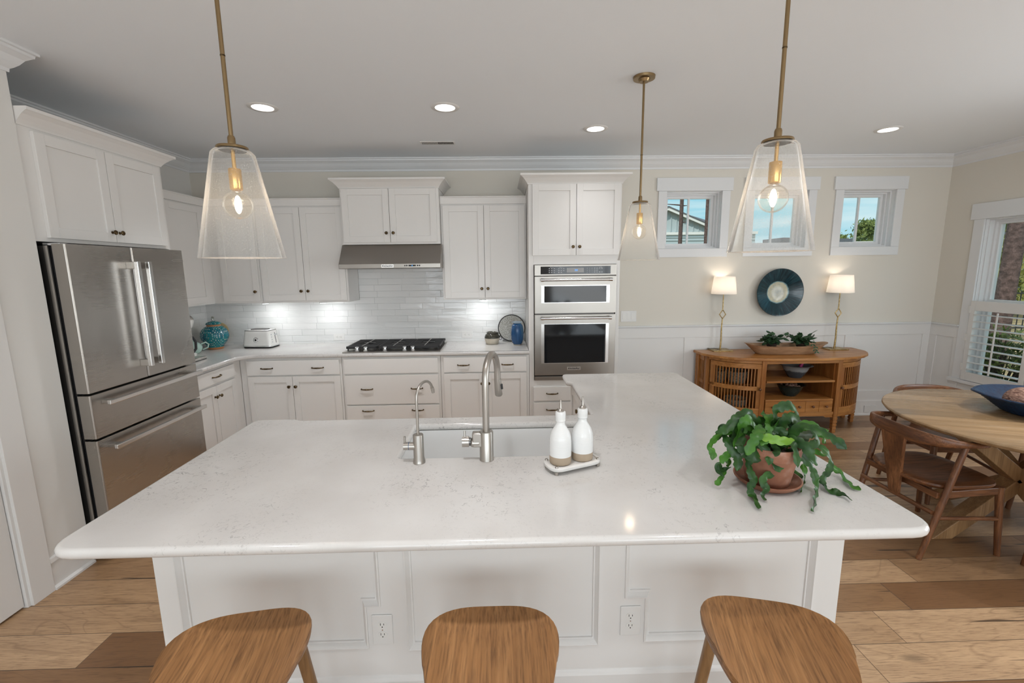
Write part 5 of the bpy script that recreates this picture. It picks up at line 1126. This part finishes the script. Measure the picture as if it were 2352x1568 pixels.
def leafblade(pts, w, kind, face=None):
    P0 = [Vector(p) for p in pts]; L_ = sum((P0[i + 1] - P0[i]).length for i in range(len(P0) - 1)); n = max(14, int(L_ / .0035)); P = cat(pts, n); ph = rd.random() * 6; per = rd.uniform(.018, .026)
    rs = []; s_ = 0; face = Vector(face or (rd.uniform(-.35, .35), -1, rd.uniform(.1, .8))).normalized(); tw = rd.uniform(-.7, .7)
    for i, p in enumerate(P):
        if i: s_ += (P[i] - P[i - 1]).length
        q = i / n; tv = (P[min(i + 1, n)] - P[max(i - 1, 0)]).normalized(); sd = tv.cross(face); 
        if sd.length < .2: sd = tv.cross(Vector((1, 0, .3)))
        sd.normalize(); nn = sd.cross(tv).normalized(); an = tw * math.sin(q * 5 + ph); sd, nn = sd * math.cos(an) + nn * math.sin(an), nn * math.cos(an) - sd * math.sin(an)
        env = min(1, q * 6 + .18) * min(1, (1 - q) * 7 + .12); fr = (s_ / per + ph) % 1; notch = .66 + .34 * math.sin(fr * PI) ** .6; fr2 = (s_ / per + ph + .5) % 1; notch2 = .66 + .34 * math.sin(fr2 * PI) ** .6
        hw = w / 2 * env * 1.22; wav = .0038 * math.sin(s_ / .011 + ph); th = .0006
        rs.append([p + sd * hw * notch + nn * wav, p + sd * hw * .35 + nn * (th + .0002), p + nn * (th * 1.3), p - sd * hw * .35 + nn * (th + .0002), p - sd * hw * notch2 - nn * wav, p - sd * hw * .35 - nn * th, p - nn * (th * 1.3), p + sd * hw * .35 - nn * th])
    for r_ in rs:
        lo = min(v.z for v in r_)
        if lo < .917:
            for v in r_: v.z += .917 - lo
    MB().rings(rs).build('leaf', ('cactus_dark', 'cactus_mid', 'cactus_bright', 'cactus_grey')[kind], t)
LEAVES=[([[0.949,1.5,1.103],[0.962,1.5,1.133],[0.962,1.5,1.164],[0.982,1.5,1.18],[1.011,1.5,1.183],[1.031,1.5,1.166],[1.033,1.5,1.141],[1.035,1.5,1.116]],0.03,0),
([[0.919,1.5,1.103],[0.878,1.484,1.14],[0.843,1.468,1.171],[0.8,1.452,1.162],[0.76,1.436,1.13],[0.71,1.42,1.119]],0.026,0),
([[0.83,1.48,1.122],[0.783,1.467,1.106],[0.745,1.453,1.1],[0.713,1.44,1.082],[0.698,1.427,1.067],[0.703,1.413,1.048],[0.696,1.4,1.032]],0.02,1),
([[0.751,1.46,1.1],[0.771,1.45,1.074],[0.782,1.44,1.047],[0.799,1.43,1.021],[0.793,1.42,0.981]],0.026,0),
([[0.84,1.48,1.143],[0.814,1.46,1.111],[0.802,1.44,1.092],[0.807,1.42,1.073]],0.036,0),
([[0.831,1.38,1.123],[0.859,1.375,1.116],[0.893,1.37,1.109],[0.917,1.365,1.107],[0.941,1.36,1.112]],0.026,2),
([[0.993,1.47,1.073],[1.027,1.465,1.087],[1.057,1.46,1.106],[1.086,1.455,1.101],[1.12,1.45,1.108]],0.024,1),
([[1.08,1.47,1.09],[1.109,1.46,1.087],[1.125,1.45,1.083]],0.018,1),
([[1.042,1.45,1.098],[1.066,1.442,1.097],[1.074,1.435,1.076],[1.047,1.427,1.065],[1.013,1.42,1.063]],0.026,0),
([[0.956,1.43,1.042],[0.979,1.422,1.051],[1.0,1.414,1.041],[1.02,1.407,1.018],[1.037,1.399,0.994],[1.046,1.391,0.962],[1.048,1.383,0.93],[1.008,1.333,0.925],[0.968,1.282,0.925],[0.943,1.254,0.925]],0.022,0),
([[1.076,1.5,1.028],[1.1,1.491,1.038],[1.123,1.482,1.035],[1.143,1.473,1.013],[1.15,1.464,0.983],[1.138,1.455,0.956],[1.116,1.445,0.94],[1.1,1.426,0.925],[1.088,1.385,0.925],[1.104,1.361,0.925],[1.115,1.339,0.925],[1.113,1.312,0.925]],0.02,0),
([[1.175,1.5,0.957],[1.183,1.494,0.95],[1.208,1.488,0.933],[1.198,1.446,0.925],[1.188,1.404,0.925],[1.198,1.38,0.925]],0.02,1),
([[0.87,1.43,1.068],[0.837,1.419,1.037],[0.824,1.407,1.013],[0.825,1.396,0.988],[0.832,1.385,0.964],[0.816,1.374,0.946],[0.814,1.358,0.925],[0.804,1.31,0.925],[0.789,1.276,0.925]],0.024,0),
([[0.885,1.4,1.012],[0.898,1.39,0.986],[0.868,1.38,0.98],[0.855,1.37,0.962],[0.864,1.36,0.946],[0.845,1.35,0.931],[0.839,1.324,0.925]],0.022,0),
([[0.863,1.42,1.084],[0.851,1.407,1.066],[0.833,1.393,1.048],[0.822,1.38,1.028]],0.038,0),
([[0.846,1.4,1.083],[0.865,1.393,1.071],[0.873,1.385,1.057],[0.875,1.377,1.043],[0.869,1.37,1.023]],0.022,0),
([[0.918,1.42,1.071],[0.921,1.403,1.048],[0.913,1.387,1.026],[0.89,1.37,1.006]],0.038,0),
([[1.076,1.5,0.965],[1.071,1.48,0.943],[1.054,1.453,0.925],[0.984,1.37,0.925]],0.018,1),
([[0.796,1.45,1.043],[0.763,1.435,1.032],[0.731,1.42,1.015]],0.022,1),
([[0.788,1.45,0.982],[0.762,1.444,0.976],[0.747,1.438,0.982],[0.735,1.432,1.001],[0.727,1.426,0.985],[0.752,1.42,0.959]],0.014,0),
([[0.768,1.45,0.973],[0.748,1.435,0.95],[0.723,1.42,0.932]],0.018,1),
([[0.795,1.43,1.069],[0.811,1.415,1.051],[0.813,1.4,1.034]],0.024,0),
([[0.99,1.46,1.038],[1.018,1.46,1.015],[1.045,1.46,1.009],[1.061,1.46,1.033]],0.028,0),
([[1.077,1.52,1.007],[1.089,1.513,0.991],[1.108,1.507,0.968],[1.117,1.5,0.983]],0.024,1),
([[1.043,1.5,0.963],[1.039,1.5,0.944],[1.052,1.5,0.934],[1.061,1.472,0.925]],0.018,1),
([[0.983,1.54,1.097],[1.001,1.527,1.117],[1.023,1.513,1.112],[1.037,1.5,1.092]],0.026,0),
([[0.884,1.45,1.107],[0.912,1.44,1.113],[0.937,1.43,1.12],[0.955,1.42,1.105]],0.022,0),
([[0.997,1.44,1.073],[1.017,1.43,1.1],[1.043,1.42,1.106]],0.024,3),
([[0.912,1.46,1.054],[0.889,1.455,1.081],[0.861,1.45,1.102],[0.829,1.445,1.116],[0.808,1.44,1.13]],0.022,0),
([[0.971,1.48,1.057],[1.012,1.473,1.047],[1.042,1.467,1.061],[1.062,1.46,1.082]],0.026,0),
([[0.947,1.55,1.126],[0.924,1.535,1.106],[0.932,1.52,1.093]],0.022,0),
([[0.806,1.5,1.096],[0.814,1.5,1.071],[0.833,1.5,1.052]],0.018,0),
([[1.108,1.5,1.015],[1.14,1.5,1.002],[1.159,1.5,0.995]],0.016,1),
([[0.779,1.47,1.004],[0.792,1.47,0.988],[0.784,1.47,0.973]],0.018,1),
([[1.079,1.57,0.933],[1.048,1.526,0.925],[1.003,1.461,0.925]],0.02,0)]

for l_, w, k in LEAVES: leafblade(l_, w, k)
for i in range(22):     # the crowded middle of the plant
    a_ = rd.uniform(0, 6.28); r0 = rd.uniform(0, .05); ro = rd.uniform(.09, .19); hi = rd.uniform(.03, .13); base = Vector((c[0] + r0 * math.cos(a_), c[1] + r0 * math.sin(a_), 1.045)); d = Vector((math.cos(a_), math.sin(a_) * .8, 0))
    dr = rd.uniform(-.03, .05); p_ = [base, base + d * ro * .35 + Vector((0, 0, hi * .8)), base + d * ro * .75 + Vector((rd.uniform(-.01, .01), 0, hi * .7)), base + d * ro + Vector((rd.uniform(-.02, .02), 0, dr))]
    leafblade([tuple(q) for q in p_], rd.uniform(.018, .032), rd.choice((0, 0, 1, 1)), (rd.uniform(-.5, .5), -.6, rd.uniform(.3, 1)))
MB().tube([(.915, 1.44, 1.05), (.90, 1.42, 1.10), (.885, 1.415, 1.125), (.875, 1.41, 1.13)], [.002, .003, .0045, .004], 8).build('dry_stem', 'cream_clay', t)
# ------------------------------------------------------------------ outside
struct(MB().box(-30, 90, YB + .3, 110, -.5, -.12).box(XR + .3, 90, -40, YB + .3, -.5, -.12).build('ground', 'ground'))
# neighbour house seen through the left window
hx, hy = 10.85, 30.0
t = thing('neighbor_house', 'pale blue gabled house seen through the leftmost small window', 'house', (hx, hy, -.12))
gab = lambda a, b_, c_: (a, c_, b_)
MB().prism([(hx - 6, -.12), (hx + 6, -.12), (hx + 6, 3.82), (hx - 6, 3.82)], hy, hy + 9, gab).build('lower_wall', 'siding_blue', t)
b = MB()
for k in range(18): b.prism([(hx - 6.0, .0), (hx + 6.0, 0), (hx + 6, .02), (hx - 6, .02)], 0, .05, lambda a, z_, c_, k=k: (a, hy - .05 + c_, .2 + k * .2 + z_))
b.build('lap_siding', 'siding_blue', t)
MB().prism([(hx - 3.6, 3.95), (hx + 3.6, 3.95), (hx, 5.46)], hy + .05, hy + 8.9, gab).build('gable_wall', 'siding_blue', t)
b = MB()
for k in range(17):
    x = hx - 3.0 + k * .37; b.box(x - .03, x + .03, hy, hy + .06, 3.98, 5.30 - abs(x - hx) * .415)
b.build('battens', 'siding_blue', t)
MB().box(hx - 6.1, hx + 6.1, hy - .1, hy + .02, 3.78, 3.95).build('trim_board', 'exterior_white', t)
for s_ in (-1, 1):
    MB().prism([(hx, 5.32), (hx + s_ * 3.6, 3.84), (hx + s_ * 3.6, 4.00), (hx, 5.50)], hy - .35, hy - .28, gab).build('rake_board', 'exterior_white', t)
    MB().prism([(hx, 5.50), (hx + s_ * 3.75, 3.95), (hx + s_ * 3.75, 4.01), (hx, 5.58)], hy - .4, hy + 9.3, gab).build('roof', 'asphalt_roof', t)
q_ = [Vector((hx + .02, hy - .3, 5.56)), Vector((hx + 3.6, hy - .3, 4.03)), Vector((hx + 6.6, 36, 4.95)), Vector((hx + 2.3, 36, 6.22))]; MB().rings([q_, [p - Vector((0, 0, .12)) for p in q_]], smooth=False).build('roof', 'asphalt_roof', t)
def trunk(x, y, r, h, label, name='pine_tree', lean=(0, 0), br=True):
    b = MB(); rs = []; rd2 = random.Random(int(x * 100))
    for k in range(30):
        z_ = -.15 + h * k / 29; q = k / 29; rr_ = r * (1.25 if k == 0 else 1) * (1 - .35 * q)
        rs.append([(x + lean[0] * q + (rr_ + rd2.uniform(-.06, .06) * rr_) * math.cos(a_), y + lean[1] * q + (rr_ + rd2.uniform(-.06, .06) * rr_) * math.sin(a_), z_) for a_ in [2 * PI * j / 22 for j in range(22)]])
    b.rings(rs); t = thing(name, label, 'tree', (x, y, -.15)); b.build('trunk', 'trunk_bark', t)
    if br:
        for z_, a_, l_ in br: MB().tube([(x, y, z_), (x + math.cos(a_) * l_, y - .02, z_ + .08 * l_)], [.035, .012], 6).build('dead_branch', 'trunk_bark', t)
    return t
trunk(7.89, 20, .09, 14, 'thin dark pine trunk before the blue house, left one', br=[(4.33, PI, .75), (4.30, 0, .25), (3.6, 0, .25)]); trunk(9.05, 20, .105, 14, 'thin dark pine trunk before the blue house, right one', br=[])
def crown(name, label, x, y, z, R_, H_, n, mt, seed, group=None, lo=.3, tr=True, sz=.16):
    rd2 = random.Random(seed); t = thing(name, label, 'tree', (x, y, -.15), group)
    if tr: MB().tube([(x, y, -.15), (x + .1, y, z), (x, y, z + H_ * .8)], [.22, .14, .05], 10).build('trunk', 'trunk_bark', t)
    b = MB(); cl = []
    for i in range(int(20 + n / 90)):
        q = rd2.random(); rr_ = R_ * (1 - q * .75) * math.sqrt(rd2.random()); a_ = rd2.random() * 6.28; cl.append((x + rr_ * math.cos(a_), y + rr_ * math.sin(a_), z + q * H_, R_ * rd2.uniform(.13, .26)))
    for i in range(n):
        cx_, cy_, cz_, cr = rd2.choice(cl); d = Vector((rd2.gauss(0, 1), rd2.gauss(0, 1), rd2.gauss(0, .75))) * cr * .6; p = Vector((cx_, cy_, cz_)) + d
        u_ = Vector((rd2.gauss(0, 1), rd2.gauss(0, 1), rd2.gauss(0, 1))).normalized(); v_ = u_.cross(Vector((rd2.gauss(0, 1), rd2.gauss(0, 1), rd2.gauss(0, 1)))).normalized(); s_ = sz * rd2.uniform(.5, 1.2)
        b.add([p - u_ * s_, p + v_ * s_ * .38, p + u_ * s_, p - v_ * s_ * .38], [(0, 1, 2, 3)])
    b.build('foliage', mt, t, recalc=False); return t
crown('pine_tree', 'tall green pine beyond the third small window, topmost of the tree line', 32.3, 40, 1.5, 1.9, 4.0, 5200, 'pine_needles', 4, 'trees beyond the back windows')
crown('pine_tree', 'lower shrubby pine left of the tall pine beyond the third window', 33.5, 44.5, 1.7, 1.5, 2.8, 2600, 'pine_needles', 6, 'trees beyond the back windows')
crown('pine_tree', 'lower pine just right of the tall pine beyond the third window', 38.6, 45.5, 1.7, 1.6, 3.2, 2800, 'pine_needles', 8, 'trees beyond the back windows')
tag(MB().box(26, 40, 36, 36.2, -.12, 3.55).build('pale_shed', 'exterior_white', org=(33, 36, -.12)), 'low pale wall below the pines beyond the third small window', 'shed')
tag(MB().prism([(22.0, 3.42), (27.65, 3.42), (27.65, 3.72), (22.0, 3.86)], 35.2, 38, gab).build('grey_shed_roof', 'asphalt_roof', org=(25, 36, 3.4)), 'grey shingled roof corner at the lower left of the third small window', 'roof')
# seen through the dining window
trunk(9.0, 7.835, .14, 9, 'thick rough pine trunk close outside the dining window', lean=(.1, .0), br=False)
def shrub(x, y, R_, H_, n, label, seed, group='shrubs outside the dining window'):
    rd2 = random.Random(seed); t = thing('leafy_shrub', label, 'shrub', (x, y, -.13), group); lf, st = MB(), MB()
    for i in range(n):
        a_ = rd2.random() * 6.28; rr_ = R_ * math.sqrt(rd2.random()); h_ = H_ * (1 - .5 * (rr_ / R_) ** 2) * rd2.uniform(.45, 1); p = Vector((x + rr_ * math.cos(a_), y + rr_ * math.sin(a_), h_))
        if i % 5 == 0: st.tube([(x + rr_ * .3 * math.cos(a_), y + rr_ * .3 * math.sin(a_), -.12), p], [.012, .006], 5)
        for k in range(9):
            az = k * .7 + rd2.random(); el = rd2.uniform(-.2, .9); d = Vector((math.cos(az) * math.cos(el), math.sin(az) * math.cos(el), math.sin(el))); s_ = d.cross(Vector((0, 0, 1))).normalized(); l_ = rd2.uniform(.07, .12); w_ = .012
            lf.add([p, p + d * l_ * .5 + s_ * w_, p + d * l_, p + d * l_ * .5 - s_ * w_], [(0, 1, 2, 3)])
    st.build('stems', 'trunk_bark', t); lf.build('leaves', 'shrub', t, recalc=False)
shrub(6.35, 5.5, .55, .85, 420, 'leafy shrub nearest the left side of the dining window', 2); shrub(6.7, 4.2, .62, .80, 420, 'leafy shrub at the right edge of the dining window', 3)
for x, y, h_, l, sd in [(17, 15.5, 2.0, 'olive hedge bush behind the thick pine, left of it', 11), (20, 13.5, 2.0, 'olive hedge bush behind the thick pine, right of it', 12), (22, 19, 3.2, 'taller loose tree far beyond the dining window', 13)]:
    crown('hedge_bush', l, x, y, .2, 1.8, h_, 2200, 'hedge', sd, 'bushes beyond the dining window', tr=False, sz=.13)
crown('pine_tree', 'pine crown hanging left of the thick trunk outside the dining window', 12.5, 11.6, 1.6, 1.3, 3.2, 1500, 'pine_needles', 15, 'trees beyond the dining window', sz=.10)
t = thing('iron_fence', 'black iron fence running behind the pine outside the dining window', 'fence', (13, 10, -.12))
b = MB().box(10.2, 24, 10.4, 10.43, .95, .98).box(10.2, 24, 10.4, 10.43, .12, .15); b.build('rail', 'iron', t); b = MB()
for k in range(92): b.box(10.25 + k * .15, 10.265 + k * .15, 10.405, 10.42, -.1, 1.02)
b.build('pickets', 'iron', t)
hx2 = 26; t = thing('far_house', 'distant pale house with grey roof beyond the dining window', 'house', (hx2, 20, -.12))
MB().box(24, 34, 19, 26, -.12, 2.6).build('wall', 'siding_blue', t); MB().prism([(18.6, 2.6), (26.4, 2.6), (22.5, 4.4)], 23.6, 34.4, lambda a, z_, c_: (c_, a, z_)).build('roof', 'asphalt_roof', t)
